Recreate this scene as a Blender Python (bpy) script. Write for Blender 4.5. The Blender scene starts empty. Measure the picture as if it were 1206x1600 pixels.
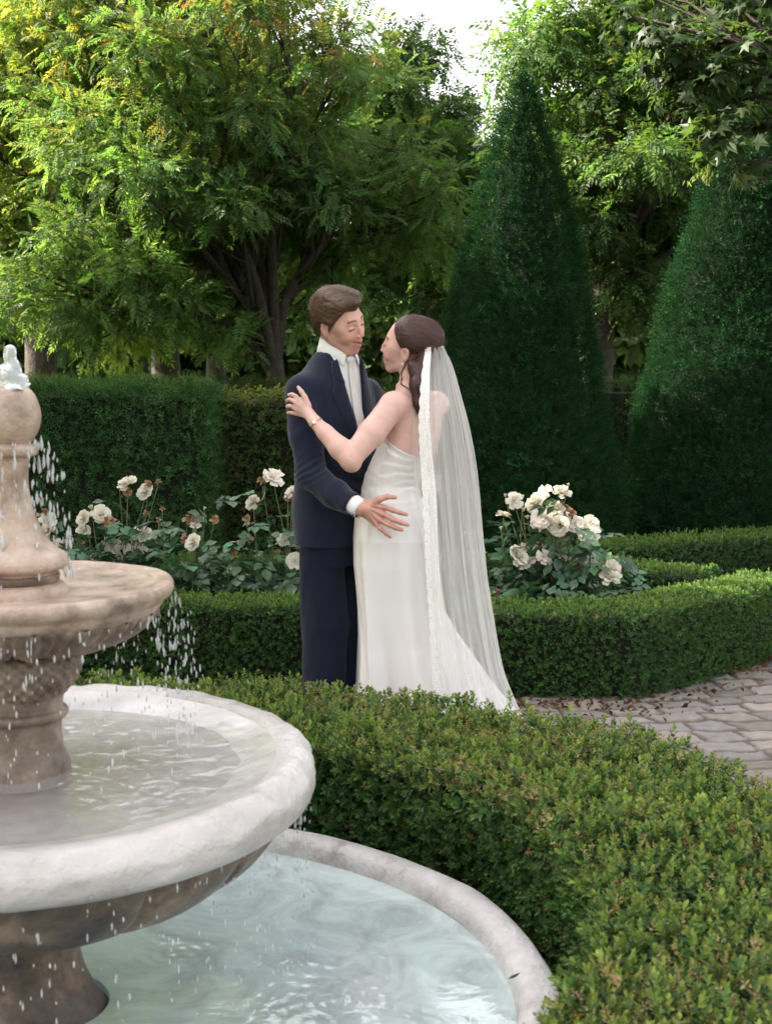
import bpy, math, numpy as np
from math import radians, sin, cos, pi
C = bpy.context.scene.collection
SC = bpy.context.scene
rng = np.random.default_rng(7)

# ------------------------------------------------------------------ camera
FPX, HZ = 2285.0, 545.0
PITCH = math.atan((800.0 - HZ) / FPX)
cam_d = bpy.data.cameras.new('camera')
cam = bpy.data.objects.new('camera', cam_d); C.objects.link(cam)
cam.location = (0, 0, 1.6)
cam.rotation_euler = (pi / 2 - PITCH, 0, 0)
cam_d.sensor_fit = 'VERTICAL'; cam_d.sensor_height = 24.0; cam_d.sensor_width = 18.0
cam_d.lens = FPX / 1600.0 * 24.0
cam_d.clip_end = 3000.0
cam_d.dof.use_dof = True; cam_d.dof.focus_distance = 6.15; cam_d.dof.aperture_fstop = 5.6
SC.camera = cam
SC.render.resolution_x, SC.render.resolution_y = 771, 1024

# ------------------------------------------------------------------ light
SUN_DIR = np.array([-0.76, 0.12, 0.62]); SUN_DIR /= np.linalg.norm(SUN_DIR)   # towards the sun
elev = math.asin(SUN_DIR[2]); azim = math.atan2(SUN_DIR[0], SUN_DIR[1])
w = bpy.data.worlds.new('World'); SC.world = w; w.use_nodes = True
nt = w.node_tree; nt.nodes.clear()
sky = nt.nodes.new('ShaderNodeTexSky'); sky.sky_type = 'NISHITA'; sky.sun_disc = False
sky.sun_elevation = elev; sky.sun_rotation = azim; sky.dust_density = 4.0; sky.air_density = 1.2; sky.ozone_density = 1.0
hs = nt.nodes.new('ShaderNodeHueSaturation'); hs.inputs['Saturation'].default_value = 0.30; hs.inputs['Value'].default_value = 1.0
tn = nt.nodes.new('ShaderNodeMix'); tn.data_type = 'RGBA'; tn.blend_type = 'MULTIPLY'; tn.inputs[0].default_value = 1.0
tn.inputs[7].default_value = (1.0, 0.958, 0.905, 1)
bg = nt.nodes.new('ShaderNodeBackground'); bg.inputs['Strength'].default_value = 0.15
wo = nt.nodes.new('ShaderNodeOutputWorld')
nt.links.new(sky.outputs[0], hs.inputs['Color']); nt.links.new(hs.outputs[0], tn.inputs[6])
nt.links.new(tn.outputs[2], bg.inputs['Color']); nt.links.new(bg.outputs[0], wo.inputs[0])
sl = bpy.data.lights.new('sun', 'SUN'); sl.energy = 5.0; sl.angle = radians(0.55); sl.color = (1.0, 0.90, 0.74)
sun = bpy.data.objects.new('sun', sl); C.objects.link(sun)
from mathutils import Vector
sun.rotation_euler = Vector(tuple(SUN_DIR)).to_track_quat('Z', 'Y').to_euler()
sun.location = (-8, 5, 9)
SC.view_settings.view_transform = 'Standard'; SC.view_settings.look = 'None'
SC.view_settings.exposure = 2.2; SC.view_settings.gamma = 1.0
cy = SC.cycles
cy.max_bounces = 7; cy.diffuse_bounces = 3; cy.glossy_bounces = 3; cy.transmission_bounces = 5; cy.transparent_max_bounces = 24
cy.caustics_reflective = False; cy.caustics_refractive = False
cy.use_denoising = True; cy.use_adaptive_sampling = True; cy.adaptive_threshold = 0.02
cy.sample_clamp_indirect = 6.0
try: cy.denoiser = 'OPENIMAGEDENOISE'
except Exception: pass

# ------------------------------------------------------------------ helpers
def W(px, py, Y):
    """world point seen at photo pixel (px,py) lying at distance Y in front of the camera"""
    a = (px - 603.0) / FPX; b = (800.0 - py) / FPX
    d = np.array([a, cos(PITCH) + b * sin(PITCH), -sin(PITCH) + b * cos(PITCH)])
    t = Y / d[1]
    return np.array([0, 0, 1.6]) + d * t
def G(px, py, z=0.0):
    a = (px - 603.0) / FPX; b = (800.0 - py) / FPX
    d = np.array([a, cos(PITCH) + b * sin(PITCH), -sin(PITCH) + b * cos(PITCH)])
    t = (z - 1.6) / d[2]
    return np.array([0, 0, 1.6]) + d * t
def proj(P):
    P = np.atleast_2d(P); x = P[:, 0]; y = P[:, 1]; z = P[:, 2] - 1.6
    dep = y * cos(PITCH) - z * sin(PITCH); up = y * sin(PITCH) + z * cos(PITCH)
    dep = np.where(dep > 0.05, dep, 0.05)
    return 603 + FPX * x / dep, 800 - FPX * up / dep, dep
def in_view(P, m=90):
    px, py, dep = proj(P)
    return (dep > 0.3) & (px > -m) & (px < 1206 + m) & (py > -m) & (py < 1600 + m)

def tag(o, label=None, cat=None, group=None, kind=None):
    if label: o['label'] = label
    if cat: o['category'] = cat
    if group: o['group'] = group
    if kind: o['kind'] = kind
    return o
def thing(name, label, cat, loc=(0, 0, 0), group=None):
    o = bpy.data.objects.new(name, None); C.objects.link(o); o.location = tuple(float(v) for v in loc)
    o.empty_display_size = 0.1
    return tag(o, label, cat, group)
def mesh_np(name, V, F, mat, parent=None, col=None, smooth=True, uv=None):
    """V (n,3) world coordinates, F list of (m,k) int arrays; a child keeps its world place"""
    if not isinstance(F, (list, tuple)): F = [F]
    F = [np.asarray(f, np.int32) for f in F if len(f)]
    V = np.asarray(V, np.float32).copy()
    if parent is not None:
        p = parent; off = np.zeros(3)
        while p is not None: off += np.array(p.location); p = p.parent
        V -= off.astype(np.float32)
    me = bpy.data.meshes.new(name)
    nl = sum(f.size for f in F); nf = sum(len(f) for f in F)
    me.vertices.add(len(V)); me.vertices.foreach_set('co', V.ravel())
    me.loops.add(nl); me.loops.foreach_set('vertex_index', np.concatenate([f.ravel() for f in F]))
    me.polygons.add(nf)
    tot = np.concatenate([np.full(len(f), f.shape[1], np.int32) for f in F])
    st = np.concatenate([[0], np.cumsum(tot)[:-1]]).astype(np.int32)
    me.polygons.foreach_set('loop_start', st)
    me.polygons.foreach_set('use_smooth', np.full(nf, smooth))
    me.update(calc_edges=True)
    if col is not None:
        ca = me.color_attributes.new('Col', 'FLOAT_COLOR', 'POINT')
        c4 = np.ones((len(V), 4), np.float32); c4[:, :col.shape[1]] = col
        ca.data.foreach_set('color', c4.ravel())
    if uv is not None:
        ul = me.uv_layers.new(name='UVMap')
        li = np.concatenate([f.ravel() for f in F])
        ul.data.foreach_set('uv', np.asarray(uv, np.float32)[li].ravel())
    me.materials.append(mat)
    me.validate()
    o = bpy.data.objects.new(name, me); C.objects.link(o)
    if parent is not None: o.parent = parent
    return o
class MB:
    """collects shapes for ONE mesh"""
    def __init__(s): s.V = []; s.F3 = []; s.F4 = []; s.C = []; s.n = 0
    def add(s, V, F, col=None):
        V = np.asarray(V, float); F = np.asarray(F, int)
        if len(F): (s.F4 if F.shape[1] == 4 else s.F3).append(F + s.n)
        s.V.append(V); s.n += len(V)
        if col is not None:
            col = np.asarray(col, float)
            s.C.append(np.broadcast_to(col, (len(V), 3)) if col.ndim == 1 else col)
        return s
    def build(s, name, mat, parent=None, smooth=True):
        F = []
        if s.F4: F.append(np.concatenate(s.F4))
        if s.F3: F.append(np.concatenate(s.F3))
        return mesh_np(name, np.concatenate(s.V), F, mat, parent, np.concatenate(s.C) if s.C else None, smooth)

def nz(P, f=1.0, seed=0, oct=3):
    """cheap smooth noise, sum of sines, about -1..1"""
    r = np.random.default_rng(seed + 1000); P = np.asarray(P, float); out = 0; amp = 1; tot = 0
    for o in range(oct):
        for k in range(4):
            d = r.normal(size=P.shape[-1]); d /= np.linalg.norm(d)
            out = out + amp * np.sin(P @ d * f * 2 * pi * (0.8 + .5 * r.random()) + r.random() * 6.28); tot += amp
        f *= 2.1; amp *= .55
    return out / tot * 1.9
def unit(v): v = np.asarray(v, float); return v / np.maximum(np.linalg.norm(v, axis=-1, keepdims=True), 1e-9)
def frames(d, n):
    """rows x=side,y=axis d,z=normal"""
    d = unit(d); x = unit(np.cross(d, n)); z = np.cross(x, d)
    return np.stack([x, d, z], 1)
def instance(tv, tf, T, R, S, tcol=None, icol=None):
    """tv (k,3) tf (m,q); copies at T with row-frames R scaled S; returns V,F,col"""
    T = np.asarray(T); N = len(T); S = np.asarray(S, float)
    if S.ndim == 1: S = S[:, None].repeat(3, 1)
    V = np.einsum('nkj,nji->nki', tv[None] * S[:, None, :], R) + T[:, None, :]
    k = len(tv); F = (tf[None] + (np.arange(N) * k)[:, None, None]).reshape(-1, tf.shape[1])
    col = None
    if icol is not None:
        col = np.repeat(icol[:, None, :], k, 1)
        if tcol is not None: col = col * tcol[None]
        col = col.reshape(-1, 3)
    return V.reshape(-1, 3), F, col
def tube(pts, rad, n=6, cap=True):
    pts = np.asarray(pts, float); m = len(pts); rad = np.broadcast_to(rad, (m,))
    t = np.gradient(pts, axis=0); t = unit(t)
    ref = np.array([0, 0, 1.0]) if abs(t[0][2]) < .9 else np.array([1.0, 0, 0])
    a = []; u = unit(np.cross(t[0], ref))
    for i in range(m):
        u = unit(u - t[i] * np.dot(u, t[i])); a.append(u)
    a = np.array(a); b = np.cross(t, a)
    th = np.arange(n) / n * 2 * pi
    V = pts[:, None] + rad[:, None, None] * (np.cos(th)[None, :, None] * a[:, None] + np.sin(th)[None, :, None] * b[:, None])
    V = V.reshape(-1, 3)
    i = np.arange(m - 1)[:, None] * n; j = np.arange(n)[None]; j2 = (j + 1) % n
    F = np.stack([i + j, i + j2, i + n + j2, i + n + j], -1).reshape(-1, 4)
    if cap:
        V = np.vstack([V, pts[:1] - t[:1] * rad[0] * .5, pts[-1:] + t[-1:] * rad[-1] * .5]); k = m * n
        e = np.stack([np.full(n, k), (np.arange(n) + 1) % n, np.arange(n), np.arange(n)], 1)
        F = np.vstack([F, np.stack([np.full(n, k), (np.arange(n) + 1) % n, np.arange(n), np.full(n, k)], 1)[:0]])
        tri1 = np.stack([np.full(n, k), (np.arange(n) + 1) % n, np.arange(n)], 1)
        tri2 = np.stack([np.full(n, k + 1), (m - 1) * n + np.arange(n), (m - 1) * n + (np.arange(n) + 1) % n], 1)
        return V, F, np.vstack([tri1, tri2])
    return V, F, np.zeros((0, 3), int)
def addtube(mb, pts, rad, n=6, col=None):
    V, F, T = tube(pts, rad, n); mb.add(V, F, col)
    if len(T): mb.F3.append(T + mb.n - len(V))
def lathe(prof, n=96, c=(0, 0), disp=None):
    prof = np.asarray(prof, float); m = len(prof); th = np.arange(n) / n * 2 * pi
    V = np.stack([prof[:, 0][:, None] * np.cos(th), prof[:, 0][:, None] * np.sin(th), np.broadcast_to(prof[:, 1][:, None], (m, n))], -1)
    if disp is not None: V = disp(V, th)
    V = V.reshape(-1, 3) + np.array([c[0], c[1], 0])
    i = np.arange(m - 1)[:, None] * n; j = np.arange(n)[None]; j2 = (j + 1) % n
    return V, np.stack([i + j, i + j2, i + n + j2, i + n + j], -1).reshape(-1, 4)
def spline(pts, n):
    """Catmull-Rom resample"""
    P = np.asarray(pts, float); P = np.vstack([2 * P[0] - P[1], P, 2 * P[-1] - P[-2]])
    t = np.linspace(0, len(P) - 3 - 1e-6, n); i = t.astype(int); u = (t - i)[:, None]
    p0, p1, p2, p3 = P[i], P[i + 1], P[i + 2], P[i + 3]
    return .5 * ((2 * p1) + (-p0 + p2) * u + (2 * p0 - 5 * p1 + 4 * p2 - p3) * u ** 2 + (-p0 + 3 * p1 - 3 * p2 + p3) * u ** 3)

# ------------------------------------------------------------------ materials
def N(nt, t, **kw):
    n = nt.nodes.new(t)
    for k, v in kw.items():
        if k in n.inputs: n.inputs[k].default_value = v
        else: setattr(n, k, v)
    return n
def mat_base(name):
    m = bpy.data.materials.new(name); m.use_nodes = True; nt = m.node_tree; nt.nodes.clear()
    out = nt.nodes.new('ShaderNodeOutputMaterial'); return m, nt, out
def principled(name, col=(.5, .5, .5), rough=.6, spec=.5, bump=None, noise=None, attr=False, metal=0, sheen=0, sss=0, coat=0):
    """noise=(scale, [(pos,colour)...], detail) ; bump=(scale,strength,distance)"""
    m, nt, out = mat_base(name); p = N(nt, 'ShaderNodeBsdfPrincipled'); nt.links.new(p.outputs[0], out.inputs[0])
    p.inputs['Base Color'].default_value = (*col, 1); p.inputs['Roughness'].default_value = rough
    p.inputs['Specular IOR Level'].default_value = spec; p.inputs['Metallic'].default_value = metal
    p.inputs['Sheen Weight'].default_value = sheen; p.inputs['Coat Weight'].default_value = coat
    if sss: p.inputs['Subsurface Weight'].default_value = sss; p.inputs['Subsurface Radius'].default_value = (.012, .005, .003); p.inputs['Subsurface Scale'].default_value = 1.0
    tc = N(nt, 'ShaderNodeTexCoord'); src = None
    if attr:
        a = N(nt, 'ShaderNodeAttribute'); a.attribute_name = 'Col'; src = a.outputs['Color']
    if noise:
        t = N(nt, 'ShaderNodeTexNoise', Scale=noise[0], Detail=noise[2] if len(noise) > 2 else 5.0, Roughness=.6)
        nt.links.new(tc.outputs['Object'], t.inputs['Vector'])
        r = N(nt, 'ShaderNodeValToRGB'); nt.links.new(t.outputs['Fac'], r.inputs[0])
        while len(r.color_ramp.elements) < len(noise[1]): r.color_ramp.elements.new(.5)
        for e, (ps, c) in zip(r.color_ramp.elements, noise[1]): e.position = ps; e.color = (*c, 1)
        if src is None: src = r.outputs[0]
        else:
            mx = N(nt, 'ShaderNodeMix', data_type='RGBA', blend_type='MULTIPLY'); mx.inputs[0].default_value = 1
            nt.links.new(src, mx.inputs[6]); nt.links.new(r.outputs[0], mx.inputs[7]); src = mx.outputs[2]
    if src is not None: nt.links.new(src, p.inputs['Base Color'])
    if bump:
        prev = None
        bl = bump if isinstance(bump, list) else [bump]
        for (s_, st, di) in bl:
            t2 = N(nt, 'ShaderNodeTexNoise', Scale=s_, Detail=6.0, Roughness=.6); nt.links.new(tc.outputs['Object'], t2.inputs['Vector'])
            b = N(nt, 'ShaderNodeBump', Strength=st, Distance=di); nt.links.new(t2.outputs['Fac'], b.inputs['Height'])
            if prev is not None: nt.links.new(prev, b.inputs['Normal'])
            prev = b.outputs[0]
        nt.links.new(prev, p.inputs['Normal'])
    m['p'] = 1
    return m
def leaf_mat(name, trans=.52, rough=.45, tint=(1.75, 1.6, .75), spec=.22):
    m, nt, out = mat_base(name)
    a = N(nt, 'ShaderNodeAttribute'); a.attribute_name = 'Col'
    p = N(nt, 'ShaderNodeBsdfPrincipled'); p.inputs['Roughness'].default_value = rough; p.inputs['Specular IOR Level'].default_value = spec
    t = N(nt, 'ShaderNodeBsdfTranslucent'); mx = N(nt, 'ShaderNodeMixShader'); mx.inputs[0].default_value = trans
    mu = N(nt, 'ShaderNodeMix', data_type='RGBA', blend_type='MULTIPLY'); mu.inputs[0].default_value = 1; mu.inputs[7].default_value = (*tint, 1)
    nt.links.new(a.outputs['Color'], p.inputs['Base Color']); nt.links.new(a.outputs['Color'], mu.inputs[6])
    nt.links.new(mu.outputs[2], t.inputs['Color'])
    nt.links.new(p.outputs[0], mx.inputs[1]); nt.links.new(t.outputs[0], mx.inputs[2]); nt.links.new(mx.outputs[0], out.inputs[0])
    return m
M = {}
M['leaf'] = leaf_mat('leaf_green')
M['box'] = leaf_mat('box_leaf', .28, .45, (1.4, 1.4, .6), .35)
M['yew'] = leaf_mat('yew_needle', .12, .75, (1.2, 1.4, .7), .05)
M['petal'] = leaf_mat('petal', .3, .55, (1.0, .97, .9), .2)
M['bark'] = principled('bark', rough=.9, noise=(14, [(.3, (.022, .017, .013)), (.7, (.065, .050, .038))]), bump=(30, .8, .02))
M['twig'] = principled('twig', (.09, .07, .04), rough=.8, noise=(20, [(.3, (.05, .045, .02)), (.7, (.14, .11, .06))]))
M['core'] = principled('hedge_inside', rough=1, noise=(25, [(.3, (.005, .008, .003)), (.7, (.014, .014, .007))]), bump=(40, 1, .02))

# ---- leaf templates
def leaf_t(wd=.5, fold=.15, bend=-.1):
    """oval leaf of unit length along +y, two quads per half folded on the midrib"""
    v = np.array([[0, 0, 0], [-wd * .42, .3, fold * .42], [-wd * .5, .55, fold * .5 + bend * .3], [0, 1, bend], [wd * .5, .55, fold * .5 + bend * .3], [wd * .42, .3, fold * .42], [0, .5, bend * .25]])
    f = np.array([[0, 6, 2, 1], [6, 3, 2, 2], [0, 5, 4, 6], [6, 4, 3, 3]])
    return v, np.array([[0, 6, 2, 1], [0, 5, 4, 6]]), np.array([[6, 3, 2], [6, 4, 3]])
def rhomb_t(wd=.45, fold=.1):
    v = np.array([[0, 0, 0], [-wd / 2, .45, fold], [0, 1, -.06], [wd / 2, .45, fold]])
    return v, np.array([[0, 3, 2, 1]])
def sprig(n=9, L=1.0, ll=.6, wd=.5, up=.7, seed=0, tipcol=None, quad=False):
    """short shoot along +y with leaves round it; returns verts, quads, per-vertex tint (tips lighter)"""
    r = np.random.default_rng(seed); tv, tf = rhomb_t(wd)
    T = []; D = []; Nn = []; S = []; cc = []
    for i in range(n):
        t = i / (n - 1); a = i * 2.4 + r.random() * .5
        rad = np.array([cos(a), 0, sin(a)])
        d = rad * (1 - up * t) + np.array([0, up * (0.35 + t), 0]) + r.normal(size=3) * .12
        T.append([0, t * L, 0] + rad * .03); D.append(d); Nn.append(np.array([0, 1, 0]) - rad * .2 + r.normal(size=3) * .15)
        S.append(ll * (1.0 - .45 * t) * (.85 + .3 * r.random())); cc.append(t)
    V, F, c = instance(tv, tf, np.array(T), frames(np.array(D), np.array(Nn)), np.array(S), None, np.array(cc)[:, None].repeat(3, 1))
    return V, F, c[:, 0]
def pinnate(k=6, L=1.0, ll=.36, wd=.38, seed=0, droop=.25):
    r = np.random.default_rng(seed); tv, tf = rhomb_t(wd, .06); T = []; D = []; Nn = []; S = []
    for i in range(k):
        t = .25 + .68 * i / (k - 1)
        for s in (-1, 1):
            T.append([0, t * L, -droop * t * t]); D.append([s * 1.0, .45 + .3 * t, -.25 + .15 * r.normal()]); Nn.append([.2 * r.normal(), .2 * r.normal(), 1])
            S.append(ll * (1 - .35 * abs(t - .5)) * (.85 + .3 * r.random()))
    T.append([0, L * .95, -droop]); D.append([0, 1, -.4]); Nn.append([0, 0, 1]); S.append(ll)
    V, F, _ = instance(tv, tf, np.array(T, float), frames(np.array(D, float), np.array(Nn, float)), np.array(S))
    rib = np.array([[-.008, 0, 0], [.008, 0, 0], [.006, .95 * L, -droop * .9], [-.006, .95 * L, -droop * .9]])
    F = np.vstack([F, [[len(V), len(V) + 1, len(V) + 2, len(V) + 3]]]); V = np.vstack([V, rib])
    return V, F
def jitter(base, n, v=.25, hue=.12, r=None):
    r = r or rng; base = np.asarray(base, float)
    k = np.exp(r.normal(size=(n, 1)) * v); h = 1 + r.normal(size=(n, 3)) * hue
    return np.clip(base * k * h, .002, .9)
# ================================================================== GROUND
M['lawn'] = principled('lawn', rough=.9, noise=(3, [(.3, (.045, .065, .025)), (.7, (.08, .095, .04))]), bump=(60, 1, .03))
M['soil'] = principled('soil', rough=1, noise=(18, [(.3, (.028, .02, .014)), (.7, (.075, .052, .036))]), bump=(45, 1, .03))
def sheet(name, pts, z, mat):
    pts = np.array(pts, float); V = np.c_[pts, np.full(len(pts), z)]
    me = bpy.data.meshes.new(name); me.from_pydata([tuple(v) for v in V], [], [tuple(range(len(V)))]); me.materials.append(mat)
    o = bpy.data.objects.new(name, me); C.objects.link(o); return tag(o, kind='structure')
sheet('ground', [(-900, -900), (900, -900), (900, 900), (-900, 900)], -0.03, M['lawn'])
sheet('soil_bed', [(-8, 6.75), (.8, 6.7), (1.1, 6.62), (1.95, 7.6), (3.4, 9.0), (3.4, 11.5), (-8, 11.5)], 0.004, M['soil'])
# cobbled path: irregular worn setts as real relief
def path():
    h = .012; xs = np.arange(-3.2, 4.6, h); ys = np.arange(3.2, 9.3, h)
    X, Y = np.meshgrid(xs, ys, indexing='ij'); P = np.stack([X, Y], -1)
    ang = .22; U = X * cos(ang) + Y * sin(ang); Vv = -X * sin(ang) + Y * cos(ang)
    U = U + .05 * nz(P, .9, 3, 3); Vv = Vv + .045 * nz(P, 1.3, 4, 3)
    rw = .15; row = np.floor(Vv / rw); lr = np.random.default_rng(5)
    offs = lr.random(400); wid = .19 + .13 * lr.random(400)
    ri = (row.astype(int) % 400); cw = wid[ri]; cu = U / cw + offs[ri]; ci = np.floor(cu)
    du = np.minimum(cu - ci, 1 - (cu - ci)) * cw; dv = np.minimum(Vv / rw - row, 1 - (Vv / rw - row)) * rw
    n1 = .008 * nz(P, 6, 9, 2)
    e = np.minimum(du, dv) + n1 - .006
    s = np.clip(e / .013, 0, 1); s = s * s * (3 - 2 * s)
    key = (ci.astype(int) * 733 + row.astype(int) * 9176) % 997
    rv = lr.random((997, 4)); k = rv[key]
    Z = -.004 + .007 * s + (.007 * (k[..., 0] - .5) + .0035 * nz(P, 9, 11, 3)) * s + .012 * nz(P, .5, 21, 1)
    base = np.array([.20, .176, .160]); 
    col = base * (.72 + .5 * k[..., 1:2]) * (1 + .12 * (k[..., 2:3] - .5) * np.array([1, 0, -1.2]))
    col = col * (1 + .16 * nz(P, 14, 31, 3)[..., None]) 
    dirt = np.array([.075, .055, .042]); col = dirt + (col - dirt) * s[..., None]
    V = np.stack([X, Y, Z], -1).reshape(-1, 3); n, m = X.shape
    i = np.arange(n - 1)[:, None] * m; j = np.arange(m - 1)[None]
    F = np.stack([i + j, i + m + j, i + m + j + 1, i + j + 1], -1).reshape(-1, 4)
    o = mesh_np('path', V, F, M['sett'], None, np.clip(col, .01, .8).reshape(-1, 3)); tag(o, kind='structure')
M['sett'] = principled('sett', rough=.75, attr=True, bump=(70, .35, .006))
path()
# fallen leaves and crumbs of soil along the foot of the hedge
def litter():
    n = 420; t = rng.random(n)
    a = np.where(t[:, None] < .5, np.array([.2, 6.5]) + (np.array([1.06, 6.42]) - [.2, 6.5]) * (t[:, None] * 2), np.array([1.06, 6.42]) + (np.array([2.5, 7.95]) - [1.06, 6.42]) * ((t[:, None] - .5) * 2))
    a = a + np.array([.12, -.16]) * np.abs(rng.normal(size=(n, 1))) * .8 + rng.normal(size=(n, 2)) * .03
    V0, F0 = rhomb_t(.6, .25); T = np.c_[a, .018 + rng.random(n) * .015]
    V, F, c = instance(V0, F0, T, frames(rng.normal(size=(n, 3)) * [1, 1, .3], rng.normal(size=(n, 3)) + [0, 0, 1.5]), rng.uniform(.012, .04, n), None, jitter((.09, .05, .03), n, .4))
    tag(mesh_np('leaf_litter', V, F, M['leaf'], None, c), 'brown crumbs and dry leaves scattered along the hedge foot on the path', 'leaf litter', kind='stuff')
litter()

# ================================================================== HEDGES
BOXS = [sprig(10, 1.0, .62, .62, .7, s) for s in range(3)]
YEWS = [sprig(10, 1.2, .50, .30, .7, s + 9) for s in range(3)]
BEECH = [sprig(5, 1.0, .9, .62, .45, s + 20) for s in range(3)]
def hedge_surf(path, width, h, dens, closed=False, bump=.012, round_=.05, ends=True):
    """random points + normals on a clipped hedge along a 2-D path"""
    P = np.asarray(path, float)
    if closed: P = np.vstack([P, P[:1]])
    seg = np.diff(P, axis=0); L = np.linalg.norm(seg, axis=1); cum = np.r_[0, np.cumsum(L)]; tot = cum[-1]
    per = 2 * h + width; n = int(tot * per * dens)
    s = rng.random(n) * tot; u = rng.random(n) * per
    i = np.clip(np.searchsorted(cum, s) - 1, 0, len(seg) - 1); f = ((s - cum[i]) / L[i])[:, None]
    # smooth tangent
    tg = unit(seg); tgs = tg.copy()
    nd = np.vstack([tg[:1], unit(tg[:-1] + tg[1:]), tg[-1:]])
    if closed: nd[0] = nd[-1] = unit(tg[0] + tg[-1])
    nd_n = np.stack([nd[:, 1], -nd[:, 0]], 1)
    # mitre
    mit = np.ones(len(P)); 
    for q in range(1, len(P) - 1): mit[q] = 1 / max(.5, float(np.dot(nd[q], tg[q - 1])))
    nn = nd_n * mit[:, None]
    base = P[i] * (1 - f) + P[i + 1] * f; nv = nn[i] * (1 - f) + nn[i + 1] * f; nu = unit(nv)
    off = np.zeros(n); z = np.zeros(n); nrm = np.zeros((n, 3))
    a = u < h; b = (u >= h) & (u < h + width); c = u >= h + width
    off[a] = 1; z[a] = u[a]; off[c] = -1; z[c] = u[c] - h - width
    off[b] = 1 - 2 * (u[b] - h) / width; z[b] = h
    nrm[a, :2] = nu[a]; nrm[c, :2] = -nu[c]; nrm[b, 2] = 1
    hw = width / 2
    # rounding near the top edges
    e = np.clip(1 - (hw - np.abs(off) * hw) / round_, 0, 1) * b; nrm[:, :2] += (np.sign(off) * e * .8)[:, None] * nu; z -= e * e * round_ * .35
    e2 = np.clip(1 - (h - z) / round_, 0, 1) * (a | c); nrm[:, 2] += e2 * .8
    shrink = 1 - e2 * e2 * round_ * .3 / hw
    p = np.c_[base + nv * (off * hw * shrink)[:, None], z]
    nrm = unit(nrm)
    p += nrm * (bump * nz(p, 1.6, 77, 3))[:, None]
    if ends and not closed:
        for k, sg in ((0, -1), (-1, 1)):
            m = int(width * h * dens); q = (rng.random(m) * 2 - 1) * hw; zz = rng.random(m) * h
            e = P[k] + nn[k] * q[:, None]; p = np.vstack([p, np.c_[e, zz]]); nrm = np.vstack([nrm, np.tile(np.r_[sg * nd[k], 0], (m, 1))])
    return p, nrm
def foliage_on(p, nrm, temps, size, cols, mat, name, parent, depth=(-.03, .008), spread=.55, tipmix=None, tipcol=None, sizevar=.25, upbias=.25, in_dens=.12, back=.35):
    view = in_view(p, 330); tc = unit(np.array([0, 0, 1.6]) - p); facing = (nrm * tc).sum(1) > -.15
    pr = np.where(view, np.where(facing, 1.0, back), in_dens)
    k = rng.random(len(p)) < pr; p = p[k]; nrm = nrm[k]; big = np.where(view[k], 1.0, 1.6)
    n = len(p); dd = rng.uniform(depth[0], depth[1], n)
    T = p + nrm * dd[:, None]
    D = nrm + rng.normal(size=(n, 3)) * spread + [0, 0, upbias]
    S = size * np.exp(rng.normal(size=n) * sizevar) * big
    ic = cols(p, nrm, n); S = np.where(ic[:, 0] > ic[:, 1] * 1.05, S * .62, S); which = rng.integers(0, len(temps), n); mb = MB()
    for q, (tv, tf, tt) in enumerate(temps):
        s = which == q
        if not s.any(): continue
        R = frames(D[s], rng.normal(size=(s.sum(), 3)))
        V, F, _ = instance(tv, tf, T[s], R, S[s])
        c = np.repeat(ic[s][:, None], len(tv), 1)
        if tipcol is not None:
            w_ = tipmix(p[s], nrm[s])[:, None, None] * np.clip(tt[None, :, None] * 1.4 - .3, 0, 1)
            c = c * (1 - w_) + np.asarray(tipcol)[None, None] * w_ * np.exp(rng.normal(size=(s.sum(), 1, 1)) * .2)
        mb.add(V, F, c.reshape(-1, 3))
    return mb.build(name, mat, parent, smooth=False)
def core_box(path, width, h, parent, inset=.045, closed=False, name='branches'):
    P = np.asarray(path, float); n = len(P)
    tg = np.gradient(P, axis=0) if not closed else np.roll(P, -1, 0) - np.roll(P, 1, 0)
    tg = unit(tg); nn = np.stack([tg[:, 1], -tg[:, 0]], 1); hw = width / 2 - inset; t = h - inset
    if not closed:
        for q in range(1, n - 1):
            a = unit(P[q] - P[q - 1]); b = unit(P[q + 1] - P[q]); m = unit(a + b); nn[q] = np.array([m[1], -m[0]]) / max(.5, np.dot(m, a))
        P = P.copy(); P[0] += unit(P[1] - P[0]) * inset; P[-1] -= unit(P[-1] - P[-2]) * inset
    R = np.stack([np.c_[P + nn * hw, np.zeros(n)], np.c_[P + nn * hw, np.full(n, t)], np.c_[P - nn * hw, np.full(n, t)], np.c_[P - nn * hw, np.zeros(n)]], 1)
    V = R.reshape(-1, 3); F = []
    for i in range(n if closed else n - 1):
        j = (i + 1) % n
        for k in range(3): F.append([i * 4 + k, j * 4 + k, j * 4 + k + 1, i * 4 + k + 1])
    if not closed: F += [[0, 1, 2, 3], [(n - 1) * 4 + 3, (n - 1) * 4 + 2, (n - 1) * 4 + 1, (n - 1) * 4]]
    return mesh_np(name, V, np.array(F), M['core'], parent, smooth=False)

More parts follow.
